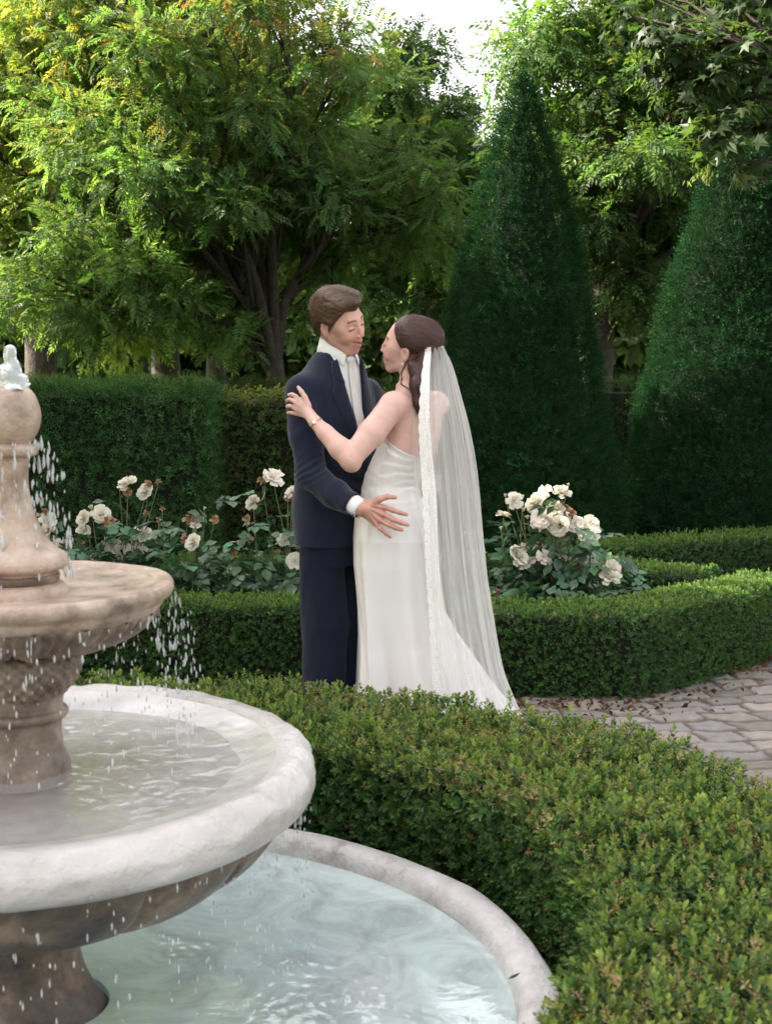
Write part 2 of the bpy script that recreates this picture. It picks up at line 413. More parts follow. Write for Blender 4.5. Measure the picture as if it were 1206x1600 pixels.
GB = np.array([.038, .098, .024]); GT = np.array([.165, .265, .050])
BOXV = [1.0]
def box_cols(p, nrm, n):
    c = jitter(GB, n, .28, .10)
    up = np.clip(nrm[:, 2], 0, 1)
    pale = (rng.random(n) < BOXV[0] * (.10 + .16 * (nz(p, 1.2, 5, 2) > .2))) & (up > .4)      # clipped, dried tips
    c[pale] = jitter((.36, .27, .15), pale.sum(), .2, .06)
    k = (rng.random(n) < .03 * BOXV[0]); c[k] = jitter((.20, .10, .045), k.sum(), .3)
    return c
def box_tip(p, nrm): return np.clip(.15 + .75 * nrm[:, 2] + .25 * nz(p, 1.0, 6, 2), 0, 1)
def box_hedge(label, path, width, h, dens, size, closed=False, **kw):
    P = np.asarray(path, float); loc = (*P.mean(0), 0)
    t = thing('box_hedge', label, 'hedge', loc, 'low clipped box hedges')
    p, nr = hedge_surf(path, width, h, dens, closed, **{k: v for k, v in kw.items() if k in ('bump', 'round_', 'ends')})
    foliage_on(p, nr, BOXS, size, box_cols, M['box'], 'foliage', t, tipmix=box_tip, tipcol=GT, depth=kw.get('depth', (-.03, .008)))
    core_box(path, width, h, t, closed=closed)
    return t
FC = np.array([-.765, 3.0])
th = np.arange(120) / 120 * 2 * pi
ring = np.stack([FC[0] + 1.562 * np.cos(th), FC[1] + 1.562 * np.sin(th)], 1)
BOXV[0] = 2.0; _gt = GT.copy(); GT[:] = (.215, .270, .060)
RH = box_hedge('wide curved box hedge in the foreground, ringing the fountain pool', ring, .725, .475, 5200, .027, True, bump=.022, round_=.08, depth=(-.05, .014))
BOXV[0] = .25; GT[:] = _gt
# the parterre
front = np.array([(-3.3, 7.05), (-1.2, 7.0), (0, 6.9), (.75, 6.75), (1.09, 6.735), (1.95, 7.60), (2.05, 7.70)])
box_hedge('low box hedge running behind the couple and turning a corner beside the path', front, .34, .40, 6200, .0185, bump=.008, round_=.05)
back = np.array([(-3.4, 8.42), (-1.0, 8.42), (.62, 8.5), (1.2, 8.3), (1.80, 7.99)])
box_hedge('thin low box hedge behind the rose beds, meeting another in a point', back, .26, .385, 4600, .020, bump=.010)
third = np.array([(1.0, 8.86), (1.6, 9.05), (2.6, 9.5), (3.6, 9.95)])
box_hedge('farthest low box hedge at the foot of the two tall yew cones', third, .34, .41, 3600, .022, bump=.010)

# twiggy shoots that stick out of the foreground hedge
def shoots():
    mb = MB(); n = 260
    for i in range(n):
        a = rng.random() * 2 * pi; r = 1.25 + rng.random() * .58; b = np.array([FC[0] + r * cos(a), FC[1] + r * sin(a), .46])
        if not in_view(b, 30)[0]: continue
        Lh = rng.uniform(.025, .075) * (1 if rng.random() < .9 else 1.5); tv, tf, tt = BOXS[i % 3]
        k = int(Lh / .022) + 1
        for q in range(k):
            V, F, _ = instance(tv, tf, (b + [0, 0, q * .022])[None], frames(np.array([[0, 0, 1.]]) + rng.normal(size=(1, 3)) * .2, rng.normal(size=(1, 3))), np.array([.026]))
            c = GT * (.6 + .5 * tt[:, None]); mb.add(V, F, c)
    mb.build('shoots', M['box'], RH, smooth=False)
shoots()

# yew and beech
def yew_cols(base, tipamt=.0):
    def f(p, nrm, n):
        c = jitter(base, n, .35, .10); k = rng.random(n) < .12; c[k] = jitter(np.array(base) * 1.9, k.sum(), .2)
        return c
    return f
def tall_hedge(name, label, path, width, h, dens, size, temps, cols, mat, tipcol, tipm, cat='hedge', group=None, **kw):
    P = np.asarray(path, float); t = thing(name, label, cat, (*P.mean(0), 0), group)
    p, nr = hedge_surf(path, width, h, dens, False, **{k: v for k, v in kw.items() if k in ('bump', 'round_')})
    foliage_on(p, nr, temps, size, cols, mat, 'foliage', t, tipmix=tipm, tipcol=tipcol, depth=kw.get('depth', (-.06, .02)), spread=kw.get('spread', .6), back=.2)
    core_box(path, width, h, t, inset=.07); return t
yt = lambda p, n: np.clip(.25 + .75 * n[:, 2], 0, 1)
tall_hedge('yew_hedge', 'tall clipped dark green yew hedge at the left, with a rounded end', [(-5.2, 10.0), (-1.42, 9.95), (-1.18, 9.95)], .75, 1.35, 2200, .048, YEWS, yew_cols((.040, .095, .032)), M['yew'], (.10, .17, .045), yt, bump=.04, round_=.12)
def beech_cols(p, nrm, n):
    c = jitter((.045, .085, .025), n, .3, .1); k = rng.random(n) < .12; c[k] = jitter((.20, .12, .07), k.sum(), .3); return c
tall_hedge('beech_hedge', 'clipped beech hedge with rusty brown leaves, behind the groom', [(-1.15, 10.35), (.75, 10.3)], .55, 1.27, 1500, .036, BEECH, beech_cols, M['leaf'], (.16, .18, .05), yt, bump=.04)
tall_hedge('dark_hedge', 'long dark clipped hedge on the far side of the garden, under the trees', [(-6, 12.6), (5.5, 12.4)], .6, 1.30, 800, .05, YEWS, yew_cols((.03, .06, .02)), M['yew'], (.09, .13, .035), yt, bump=.03)

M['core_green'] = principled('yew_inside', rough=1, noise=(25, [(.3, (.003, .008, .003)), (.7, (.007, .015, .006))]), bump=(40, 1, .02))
def cone(label, cx, cy, R, h, seed, pz, pr_, skew=0.0):
    t = thing('yew_cone', label, 'topiary', (cx, cy, 0), 'tall clipped yew cones')
    area = pi * R * h * 1.15; n = int(area * 6000)
    z = h * (1 - np.sqrt(1 - rng.random(n) * .995)) if False else h * rng.random(n)
    def prof(z):
        return np.interp(z, pz, pr_) * .95
    r = prof(z); keep = rng.random(n) < (r + .05) / (R + .05); z = z[keep]; r = r[keep]; n = len(z)
    a = rng.random(n) * 2 * pi
    bp = .035 * nz(np.c_[np.cos(a) * R * 1.2, np.sin(a) * R * 1.2, z], 1.1, seed, 3)
    rr = np.maximum(r + bp, .01)
    dz = .01; sl = -(prof(z + dz) - prof(z - dz)) / (2 * dz)
    p = np.c_[cx + rr * np.cos(a) + skew * z, cy + rr * np.sin(a), z]; nr = unit(np.c_[np.cos(a), np.sin(a), np.clip(sl, -.2, 2)])
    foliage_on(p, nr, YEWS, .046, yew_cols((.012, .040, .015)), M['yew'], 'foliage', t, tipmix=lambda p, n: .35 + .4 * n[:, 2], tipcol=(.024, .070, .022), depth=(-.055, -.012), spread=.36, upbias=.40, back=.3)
    zz = np.linspace(.02, h * .97, 14); V, F = lathe(np.c_[np.maximum(prof(zz) - .11, .012), zz], 24, (cx, cy)); V[:, 0] += skew * V[:, 2]
    mesh_np('branches', V, F, M['core_green'], t)
    tk = MB(); addtube(tk, [(cx, cy, -.02), (cx, cy, .4)], [.07, .05]); tk.build('trunk', M['bark'], t)
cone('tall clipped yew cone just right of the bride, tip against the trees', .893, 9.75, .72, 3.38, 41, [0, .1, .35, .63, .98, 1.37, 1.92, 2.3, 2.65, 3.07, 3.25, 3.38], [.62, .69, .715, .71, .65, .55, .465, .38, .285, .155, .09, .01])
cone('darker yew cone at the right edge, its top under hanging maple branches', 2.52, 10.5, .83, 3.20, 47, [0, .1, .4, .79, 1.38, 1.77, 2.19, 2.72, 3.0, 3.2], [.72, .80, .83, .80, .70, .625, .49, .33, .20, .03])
# ivy-like pale leaves growing on the right cone are young yew shoots
# ================================================================== FOUNTAIN
STN = [(.30, (.17, .115, .085)), (.48, (.40, .29, .225)), (.72, (.58, .465, .39))]
M['stone'] = principled('weathered_stone', rough=.55, spec=.5, noise=(13, STN, 12), bump=[(70, .8, .006), (14, .4, .012)], coat=.2)
M['stone_dark'] = principled('wet_dark_stone', rough=.42, noise=(8, [(.33, (.018, .012, .008)), (.52, (.11, .072, .046)), (.72, (.34, .235, .15))], 9), bump=[(45, .6, .008)], coat=.1)
M['stone_carved'] = principled('carved_stone', rough=.6, noise=(10, [(.32, (.06, .043, .032)), (.52, (.20, .15, .112)), (.74, (.42, .335, .27))], 9), bump=[(50, .6, .008)], coat=.2)
M['stone_rim'] = principled('limewashed_rim', rough=.33, noise=(3.5, [(.28, (.30, .265, .245)), (.48, (.50, .46, .45)), (.75, (.60, .565, .555))], 12), bump=[(60, .6, .007), (16, .6, .016)], coat=.2)
M['plaster'] = principled('white_plaster', rough=.6, noise=(10, [(.3, (.30, .27, .26)), (.45, (.50, .47, .47)), (.7, (.62, .60, .60))], 14), bump=[(70, .9, .008), (14, .6, .02)])
M['poolbed'] = principled('pool_bed', rough=.8, noise=(2.2, [(.3, (.42, .58, .57)), (.7, (.58, .72, .70))], 6))
def water(name, tint, scale, stren, dist=.02, rough=.02, ior=1.33, milk=(.5, (.5, .6, .6)), mul=.5):
    m, nt, out = mat_base(name)
    tr = N(nt, 'ShaderNodeBsdfTransparent'); tr.inputs[0].default_value = (*tint, 1)
    gl = N(nt, 'ShaderNodeBsdfGlossy'); gl.inputs['Roughness'].default_value = rough
    fr = N(nt, 'ShaderNodeFresnel'); fr.inputs[0].default_value = ior
    mx = N(nt, 'ShaderNodeMixShader'); tc = N(nt, 'ShaderNodeTexCoord')
    t = N(nt, 'ShaderNodeTexNoise', Scale=scale, Detail=3.0, Distortion=1.2); nt.links.new(tc.outputs['Object'], t.inputs['Vector'])
    b = N(nt, 'ShaderNodeBump', Strength=stren, Distance=dist); nt.links.new(t.outputs['Fac'], b.inputs['Height'])
    nt.links.new(b.outputs[0], gl.inputs['Normal']); nt.links.new(b.outputs[0], fr.inputs['Normal'])
    df = N(nt, 'ShaderNodeBsdfDiffuse'); t0 = N(nt, 'ShaderNodeTexNoise', Scale=scale * .55, Detail=9.0, Roughness=.7, Distortion=1.5); nt.links.new(tc.outputs['Object'], t0.inputs['Vector']); cr = N(nt, 'ShaderNodeValToRGB'); nt.links.new(t0.outputs['Fac'], cr.inputs[0]); cr.color_ramp.elements[0].position = .32; cr.color_ramp.elements[1].position = .6; cr.color_ramp.elements[0].color = tuple(c * k for c, k in zip(milk[1], (.62, .60, .60))) + (1,); cr.color_ramp.elements[1].color = (*milk[1], 1); nt.links.new(cr.outputs[0], df.inputs[0]); mk = N(nt, 'ShaderNodeMixShader'); mk.inputs[0].default_value = milk[0]
    nt.links.new(tr.outputs[0], mk.inputs[1]); nt.links.new(df.outputs[0], mk.inputs[2]); tr = mk
    mm = N(nt, 'ShaderNodeMath', operation='MULTIPLY'); mm.inputs[1].default_value = mul; nt.links.new(fr.outputs[0], mm.inputs[0])
    nt.links.new(mm.outputs[0], mx.inputs[0]); nt.links.new(tr.outputs[0], mx.inputs[1]); nt.links.new(gl.outputs[0], mx.inputs[2]); nt.links.new(mx.outputs[0], out.inputs[0])
    return m
M['pool_water'] = water('pool_water', (.88, .97, .97), 7, .15, .02, milk=(.84, (.62, .725, .72)), mul=.2)
M['bowl_water'] = water('bowl_water', (.95, .95, .96), 14, .30, .02, milk=(.34, (.70, .67, .65)), mul=.2)
M['drop'] = principled('water_drop', (.9, .93, .95), rough=.05, spec=.8)
_p = [n for n in M['drop'].node_tree.nodes if n.type == 'BSDF_PRINCIPLED'][0]; _p.inputs['Transmission Weight'].default_value = .55; _p.inputs['IOR'].default_value = 1.2

F0 = thing('fountain', 'tiered stone fountain with two round bowls dripping water into a white rimmed pool', 'fountain', (*FC, 0))
def circ(cx, cz, r, a0, a1, n): return [(cx + r * cos(radians(a)), cz + r * sin(radians(a))) for a in np.linspace(a0, a1, n)]
def rough_d(amp, f, seed):
    def d(V, th):
        q = nz(V, f, seed, 3)[..., None]; R = V.copy(); R[..., :2] *= 1 + amp * q / np.maximum(np.linalg.norm(V[..., :2], axis=-1, keepdims=True), .05); R[..., 2] += amp * .6 * q[..., 0]; return R
    return d
def lat(name, prof, mat, par=F0, n=128, disp=None):
    V, F = lathe(spline(prof, len(prof) * 3) if len(prof) < 60 else prof, n, FC, disp); return mesh_np(name, V, F, M[mat], par)
# finial: ball, collar and flaring neck
lat('finial', [(.001, 1.528), (.03, 1.523), (.049, 1.503), (.0585, 1.470), (.054, 1.437), (.038, 1.410), (.036, 1.406), (.049, 1.402), (.050, 1.392), (.047, 1.383), (.036, 1.379), (.031, 1.372),
               (.029, 1.34), (.030, 1.31), (.036, 1.275), (.048, 1.238), (.064, 1.207), (.086, 1.186), (.099, 1.178), (.105, 1.165), (.102, 1.152), (.086, 1.143), (.084, 1.135)], 'stone', disp=rough_d(.0012, 5, 61))
lat('waist_band', [(.084, 1.139), (.087, 1.134), (.087, 1.124), (.084, 1.119)], 'stone_dark')
lat('finial_foot', [(.083, 1.121), (.094, 1.117), (.102, 1.108), (.104, 1.094)], 'stone')
# upper bowl
lat('upper_bowl', [(.05, 1.094), (.18, 1.099), (.27, 1.106), (.286, 1.112), (.296, 1.118), (.311, 1.120), (.320, 1.115), (.323, 1.104), (.317, 1.091), (.304, 1.081), (.299, 1.071), (.292, 1.063), (.285, 1.058)], 'stone', disp=rough_d(.002, 4, 62))
def carve(V, th):
    k = 18; ph = (th * k / (2 * pi)) % 1; e = np.abs(ph - .5) * 2
    r = np.linalg.norm(V[..., :2], axis=-1); s = np.clip((.29 - r) / .17, 0, 1)
    g = -.007 * np.exp(-((e[None] - .95) / .10) ** 2) - .004 * np.exp(-((e[None] - .35 - .4 * s) / .12) ** 2) + .004 * np.exp(-(e[None] / .15) ** 2)
    R = V.copy(); R[..., 2] -= -g * 1.2 * (-1); R[..., :2] *= (1 + g / np.maximum(r, .1) * 1.0)[..., None]; return R
lat('carved_underside', [(.288, 1.062), (.286, 1.050), (.262, 1.028), (.222, 1.005), (.175, .989), (.13, .981), (.118, .978), (.10, .976)], 'stone_carved', n=360, disp=carve)
def scales(V, th):
    R = V.copy(); z = V[..., 2]; a = th[None] * 26 / (2 * pi); row = z / .014; s = np.sin(2 * pi * (a + .5 * (np.floor(row) % 2))) * np.sin(pi * (row % 1))
    m = np.clip((z - .885) / .01, 0, 1) * np.clip((.975 - z) / .01, 0, 1); r = np.linalg.norm(V[..., :2], axis=-1)
    R[..., :2] *= (1 + .0042 * s * m / r)[..., None]; return R
pr = spline([(.112, .981), (.120, .974), (.128, .958), (.128, .940), (.117, .915), (.102, .895), (.094, .884)], 60)
V, F = lathe(pr, 320, FC, scales); mesh_np('carved_bulb', V, F, M['stone_carved'], F0)
lat('lower_column', [(.094, .886), (.090, .878), (.088, .862), (.089, .856), (.097, .851), (.099, .843), (.095, .835), (.089, .832), (.085, .822), (.084, .79), (.088, .762), (.098, .742), (.104, .70)], 'stone_carved', disp=rough_d(.0015, 5, 63))
# lower bowl with its thick rolled rim
TILT = lambda V, th=None: V + np.stack([0 * V[..., 0], 0 * V[..., 0], -.018 + .030 * V[..., 1]], -1)
def rimd(V, th): return TILT(rough_d(.006, 4.5, 64)(rough_d(.003, 11, 65)(V, th), th))
rim = circ(.565, .7195, .0535, 155, -75, 17) + [(.556, .664)]
lat('lower_bowl', rim, 'stone_rim', n=260, disp=rimd)
pr = spline([(.08, .712), (.2, .716), (.32, .724), (.42, .736), (.49, .750), (.53, .762), (.547, .7665), (.556, .769)], 76); V, F = lathe(pr, 240, FC, lambda V, th: TILT(rough_d(.0025, 6, 68)(V, th)))
rr_ = np.linalg.norm(V[:, :2] - FC, axis=1); nn_ = nz(V * [1, 1, 0], 3.5, 13, 4); st_ = np.clip(nz(np.c_[np.arctan2(V[:, 1] - FC[1], V[:, 0] - FC[0]) * 2.2, rr_ * 1.5, 0 * rr_], 1.6, 14, 4), -1, 1)
m_ = np.clip((.30 - rr_ + .10 * nn_) / .14, 0, 1)[:, None]; cc_ = np.array([.54, .505, .495]) * (1 + .16 * nn_ + .16 * st_ * np.clip((.55 - rr_) * 6, 0, 1))[:, None]; cc_ = cc_ * (1 - m_) + np.array([.30, .205, .155]) * (1 + .3 * nn_[:, None]) * m_
M['dish'] = principled('wet_dish', rough=.30, attr=True, noise=(11, [(.3, (.74, .73, .75)), (.6, (1, 1, 1))], 10), bump=[(26, .5, .012), (9, .4, .02)], coat=.5)
mesh_np('bowl_floor', V, F, M['dish'], F0, np.clip(cc_, .02, .8))
def petals(V, th):
    k = 14; ph = (th * k / (2 * pi)) % 1; e = np.abs(ph - .5) * 2; r = np.linalg.norm(V[..., :2], axis=-1)
    g = -.016 * np.exp(-((e[None] - 1) / .09) ** 2) + .010 * np.cos(e[None] * pi / 2); R = V.copy(); m = np.clip((.565 - r) / .03, 0, 1)
    R[..., :2] *= (1 + g * m / np.maximum(r, .1))[..., None]; return TILT(R)
lat('petal_underside', [(.560, .668), (.548, .650), (.528, .615), (.490, .570), (.430, .528), (.360, .498), (.33, .492), (.30, .487), (.20, .470), (.13, .455)], 'stone_dark', n=300, disp=petals)
lat('pedestal', [(.13, .46), (.112, .44), (.105, .40), (.106, .35), (.118, .28), (.145, .22), (.175, .18), (.185, .14), (.185, -.05)], 'stone_dark', disp=rough_d(.002, 5, 65))
# pool
lat('pool_rim', [(1.035, .04), (1.038, .15), (1.040, .20), (1.046, .237), (1.062, .254), (1.09, .259), (1.118, .252), (1.131, .234), (1.134, .19), (1.135, -.03)], 'plaster', n=220, disp=rough_d(.004, 1.6, 66))
lat('pool_bed', [(.001, .05), (.5, .05), (.98, .05), (1.02, .06), (1.037, .09), (1.040, .18)], 'poolbed', n=128)
def wsurf(name, r0, r1, z, mat, amp, srcs, f=3, h=120):
    rr = np.linspace(r0, r1, h); thn = 300; th = np.arange(thn) / thn * 2 * pi
    R, T = np.meshgrid(rr, th, indexing='ij'); X = R * np.cos(T); Y = R * np.sin(T); P = np.stack([X, Y], -1)
    Z = amp * nz(P, f, 91, 3)
    for (sx, sy, a, wl, fall) in srcs:
        d = np.hypot(X - sx, Y - sy); Z = Z + a * np.sin(d / wl * 2 * pi) * np.exp(-d / fall)
    V = np.stack([X + FC[0], Y + FC[1], z + Z], -1).reshape(-1, 3)
    i = np.arange(h - 1)[:, None] * thn; j = np.arange(thn)[None]; j2 = (j + 1) % thn
    return mesh_np(name, V, np.stack([i + j, i + j2, i + thn + j2, i + thn + j], -1).reshape(-1, 4), M[mat], F0)
sr = [(.62 * cos(a), .62 * sin(a), .0004, .045, .10) for a in rng.random(16) * 6.28] + [(rng.uniform(.2, .8) * cos(a), rng.uniform(.3, .8) * sin(a), .0006, .03, .06) for a in rng.random(40) * 6.28]
wsurf('pool_water', .17, 1.041, .205, 'pool_water', .0010, sr, 2.2, 220)
sr2 = [(.33 * cos(a), .33 * sin(a), .0007, .03, .05) for a in rng.random(22) * 6.28]
_w = wsurf('bowl_water', .085, .47, .7415, 'bowl_water', .0012, sr2, 6); _w.location = (0, 0, -.018); _w.rotation_euler = (.030, 0, 0)
# falling drops
def drops():
    mb = MB(); tv = []; n1, n2 = 7, 6
    for i in range(n1):
        v = i / (n1 - 1); r = math.sin(pi * v) * (1 - .35 * v) * .5
        for j in range(n2): tv.append((r * cos(j / n2 * 2 * pi), r * sin(j / n2 * 2 * pi), (v - .5) * 2))
    tv = np.array(tv); tf = np.array([[i * n2 + j, i * n2 + (j + 1) % n2, (i + 1) * n2 + (j + 1) % n2, (i + 1) * n2 + j] for i in range(n1 - 1) for j in range(n2)])
    P = []; S = []
    def fall(r0, z0, z1, nstr, per, sp, sz):
        for _ in range(nstr):
            a = rng.random() * 2 * pi; zz = z0 - (z0 - z1) * rng.random(per) ** 1.3; rr = r0 + sp * np.sqrt((z0 - zz)) * rng.random() + rng.normal(size=per) * .006
            aa = a + rng.normal(size=per) * .02
            P.append(np.c_[FC[0] + rr * np.cos(aa), FC[1] + rr * np.sin(aa), zz]); s = sz * np.exp(rng.normal(size=per) * .28); S.append(np.c_[s * .8, s * .8, s * rng.uniform(.9, 2.0, per)])
    fall(.335, 1.07, .76, 95, 7, .09, .0042)
    fall(.300, 1.055, .9, 40, 3, .0, .005)
    fall(.598, .66, .22, 170, 6, .02, .0040)
    fall(.05, 1.41, 1.12, 26, 9, .16, .006)
    P = np.concatenate(P); S = np.concatenate(S); n = len(P)
    R = np.tile(np.eye(3), (n, 1, 1)); V, F, _ = instance(tv, tf, P, R, S); mb.add(V, F)
    tag(mb.build('water_drops', M['drop']), 'drops of water falling in the air from the rims of the fountain bowls', 'water drops', kind='stuff')
drops()
# bubbling jet on top
def jet():
    r = np.random.default_rng(3); prof = np.array([(.001, 1.600), (.008, 1.598), (.014, 1.585), (.017, 1.568), (.022, 1.550), (.028, 1.535), (.034, 1.524), (.036, 1.515)])
    def d(V, th): R = V.copy(); q = nz(V, 22, 8, 3)[..., None]; R[..., :2] *= 1 + .35 * q; R[..., 2:] += .006 * q; return R
    V, F = lathe(spline(prof, 24), 32, FC, d); mesh_np('water_jet', V, F, M['drop'], F0)
jet()
# leaf lying on the pool rim
def fallen():
    tv, q, t3 = leaf_t(.34, .1, .25); p = W(793, 1527, 2.47); p = G(793, 1530, .262)
    R = frames(np.array([[.5, -.6, .35]]), np.array([[.3, .2, 1.]]))
    V = np.einsum('kj,ji->ki', tv * .042, R[0]) + p
    o = mesh_np('fallen_leaf', V, [q, t3], M['leaf'], None, np.tile([.03, .08, .03], (len(V), 1)))
    tag(o, 'single dark green leaf lying on the white pool rim', 'leaf')
fallen()

# ================================================================== ROSES
def rose_mesh(seed, kind='rose'):
    r = np.random.default_rng(seed); V = []; F = []; Cc = []; n = 0
    rings = [(5, .05, .42, 78), (5, .13, .50, 62), (6, .22, .60, 42), (7, .30, .66, 22), (5, .34, .62, 4)]
    if kind == 'open': rings = [(5, .08, .40, 60), (6, .18, .62, 30), (6, .26, .72, 10)]
    if kind == 'wilt': rings = [(6, .05, .5, 70), (7, .16, .6, 20), (6, .2, .6, -40)]
    if kind == 'bud': rings = [(4, .04, .7, 86), (4, .09, .7, 84)]
    for (k, r0, sz, el) in rings:
        for i in range(k):
            a = i / k * 2 * pi + r.random() * .7; e = radians(el + r.normal() * (7 if kind != 'wilt' else 25)); g = 5
            for u in np.linspace(0, 1, g):
                for v in np.linspace(-1, 1, g):
                    wd = .52 * math.sin(min(u * 1.25 + .12, 1.45)) * (1 - .25 * max(0, u - .7) / .3); x = v * wd * sz
                    curl = u * u * .25 * sz; L = u * sz
                    rad = r0 * .5 + L * cos(e) + curl * sin(e) * .8; z = L * sin(e) - curl * cos(e) * .4 + .06 * v * v * sz + .03 * r.normal() * u
                    rad -= (v * v) * .16 * sz * (el > 20)
                    V.append((rad * cos(a) - x * sin(a), rad * sin(a) + x * cos(a), z))
                    base = {'rose': (.84, .80, .70), 'open': (.84, .77, .69), 'wilt': (.42, .27, .15), 'bud': (.70, .68, .45)}[kind]
                    m = .88 + .14 * u; Cc.append([b * m for b in base] if kind != 'wilt' else [b * (.6 + .7 * r.random()) for b in base])
            q = np.array([[n + p * g + s, n + p * g + s + 1, n + (p + 1) * g + s + 1, n + (p + 1) * g + s] for p in range(g - 1) for s in range(g - 1)]); F.append(q); n += g * g
    V = np.array(V); F = np.concatenate(F)
    me = bpy.data.meshes.new('flower'); me.from_pydata(V.tolist(), [], F.tolist()); me.polygons.foreach_set('use_smooth', np.ones(len(F), bool))
    ca = me.color_attributes.new('Col', 'FLOAT_COLOR', 'POINT'); ca.data.foreach_set('color', np.c_[np.array(Cc), np.ones(len(V))].astype(np.float32).ravel())
    me.materials.append(M['petal']); return me
RM = {k: [rose_mesh(s, k) for s in range(3)] for k in ('rose', 'open', 'wilt', 'bud')}
ROSELEAF = []
def roseleaf_t(seed):
    r = np.random.default_rng(seed); tv, q, t3 = leaf_t(.68, .12, -.12); tri = np.vstack([np.vstack([q[:, [0, 1, 2]], q[:, [0, 2, 3]]]), t3])
    T = [[0, .95, 0], [-.02, .5, 0], [.02, .5, 0], [-.02, .75, 0], [.02, .75, 0]]; D = [[0, 1, -.2], [-1, .4, -.1], [1, .4, -.1], [-1, .6, 0], [1, .6, 0]]; S = [.6, .42, .42, .52, .52]
    V, F, _ = instance(tv, tri, np.array(T), frames(np.array(D) + r.normal(size=(5, 3)) * .15, np.array([[0, 0, 1.]] * 5) + r.normal(size=(5, 3)) * .2), np.array(S)); return V, F
ROSELEAF = [roseleaf_t(s) for s in range(3)]
M['roseleaf'] = leaf_mat('rose_leaf', .15, .38, (1.2, 1.4, .7), .5)
def rose_bush(label, base, flowers, nleaf, spread, hgt, seed, Y0):
    """flowers: list of (px,py,diam_px,kind,dY)"""
    r = np.random.default_rng(seed); base = np.array([base[0], base[1], 0.0])
    t = thing('rose_bush', label, 'rose bush', base, 'white rose bushes in the beds'); st = MB(); LV = MB(); pts = []
    for (px, py, dpx, kind, dY) in flowers:
        Y = base[1] + dY; p = W(px, py, Y); s = dpx / FPX * Y
        b = base + np.r_[r.normal(size=2) * .05, 0]; mid = (b + p) / 2 + np.r_[(p - b)[:2] * .18 + r.normal(size=2) * .03, .05]
        cpts = spline([b, mid, p - [0, 0, s * .15]], 9); addtube(st, cpts, np.linspace(.0055, .0022, 9), 5); pts.append(cpts)
        me = RM[kind][r.integers(3)]; f = bpy.data.objects.new({'rose': 'flower', 'open': 'flower', 'wilt': 'wilted_flower', 'bud': 'bud'}[kind], me); C.objects.link(f); f.parent = t
        f.location = tuple(p - base); f.scale = (s * .78,) * 3 if kind != 'bud' else (s * .8,) * 3
        tilt = Vector((r.normal() * .5, -.75 + r.normal() * .5, .75)) if kind != 'bud' else Vector((r.normal() * .2, r.normal() * .2, 1))
        f.rotation_euler = tilt.to_track_quat('Z', 'Y').to_euler()
    for _ in range(14):
        a = r.random() * 6.28; e = base + np.array([cos(a) * spread * r.uniform(.5, 1), sin(a) * spread * .7, hgt * r.uniform(.5, 1)])
        cpts = spline([base + np.r_[r.normal(size=2) * .05, 0], (base + e) / 2 + [0, 0, .12], e], 8); addtube(st, cpts, np.linspace(.005, .002, 8), 5); pts.append(cpts)
    n = int(nleaf * 1.35); T = []; D = []
    for i in range(n):
        c = pts[r.integers(len(pts))]; q = c[min(7, int(8 * r.random() ** 1.1))] + r.normal(size=3) * [.045, .045, .03]
        if i % 2: q = base + np.array([r.normal() * spread * .5, r.normal() * spread * .35, abs(r.normal()) * hgt * .45 + .12])
        if q[2] < .06: q[2] = .06 + r.random() * .1
        T.append(q); D.append(np.r_[q[:2] - base[:2], 0] * 2.2 + np.r_[r.normal(size=2) * .7, r.normal() * .3 - .1])
    T = np.array(T); D = np.array(D); w_ = r.integers(0, 3, n)
    for k in range(3):
        s = w_ == k; tv, tf = ROSELEAF[k]
        V, F, c = instance(tv, tf, T[s], frames(D[s], np.c_[r.normal(size=(s.sum(), 2)) * .45, np.ones(s.sum())]), r.uniform(.085, .15, s.sum()), None, jitter((.050, .115, .055), s.sum(), .25, .08, r)); LV.add(V, F, c)
    st.build('stems', M['stem'], t); LV.build('leaves', M['roseleaf'], t, smooth=False)
M['stem'] = principled('rose_stem', (.10, .13, .045), rough=.6, noise=(25, [(.3, (.06, .10, .03)), (.7, (.17, .15, .07))]))
R_, O_, X_, B_ = 'rose', 'open', 'wilt', 'bud'
def fl(s): return [(a, b, d, {'r': R_, 'o': O_, 'x': X_, 'b': B_}[k], dy) for (a, b, d, k, dy) in s]
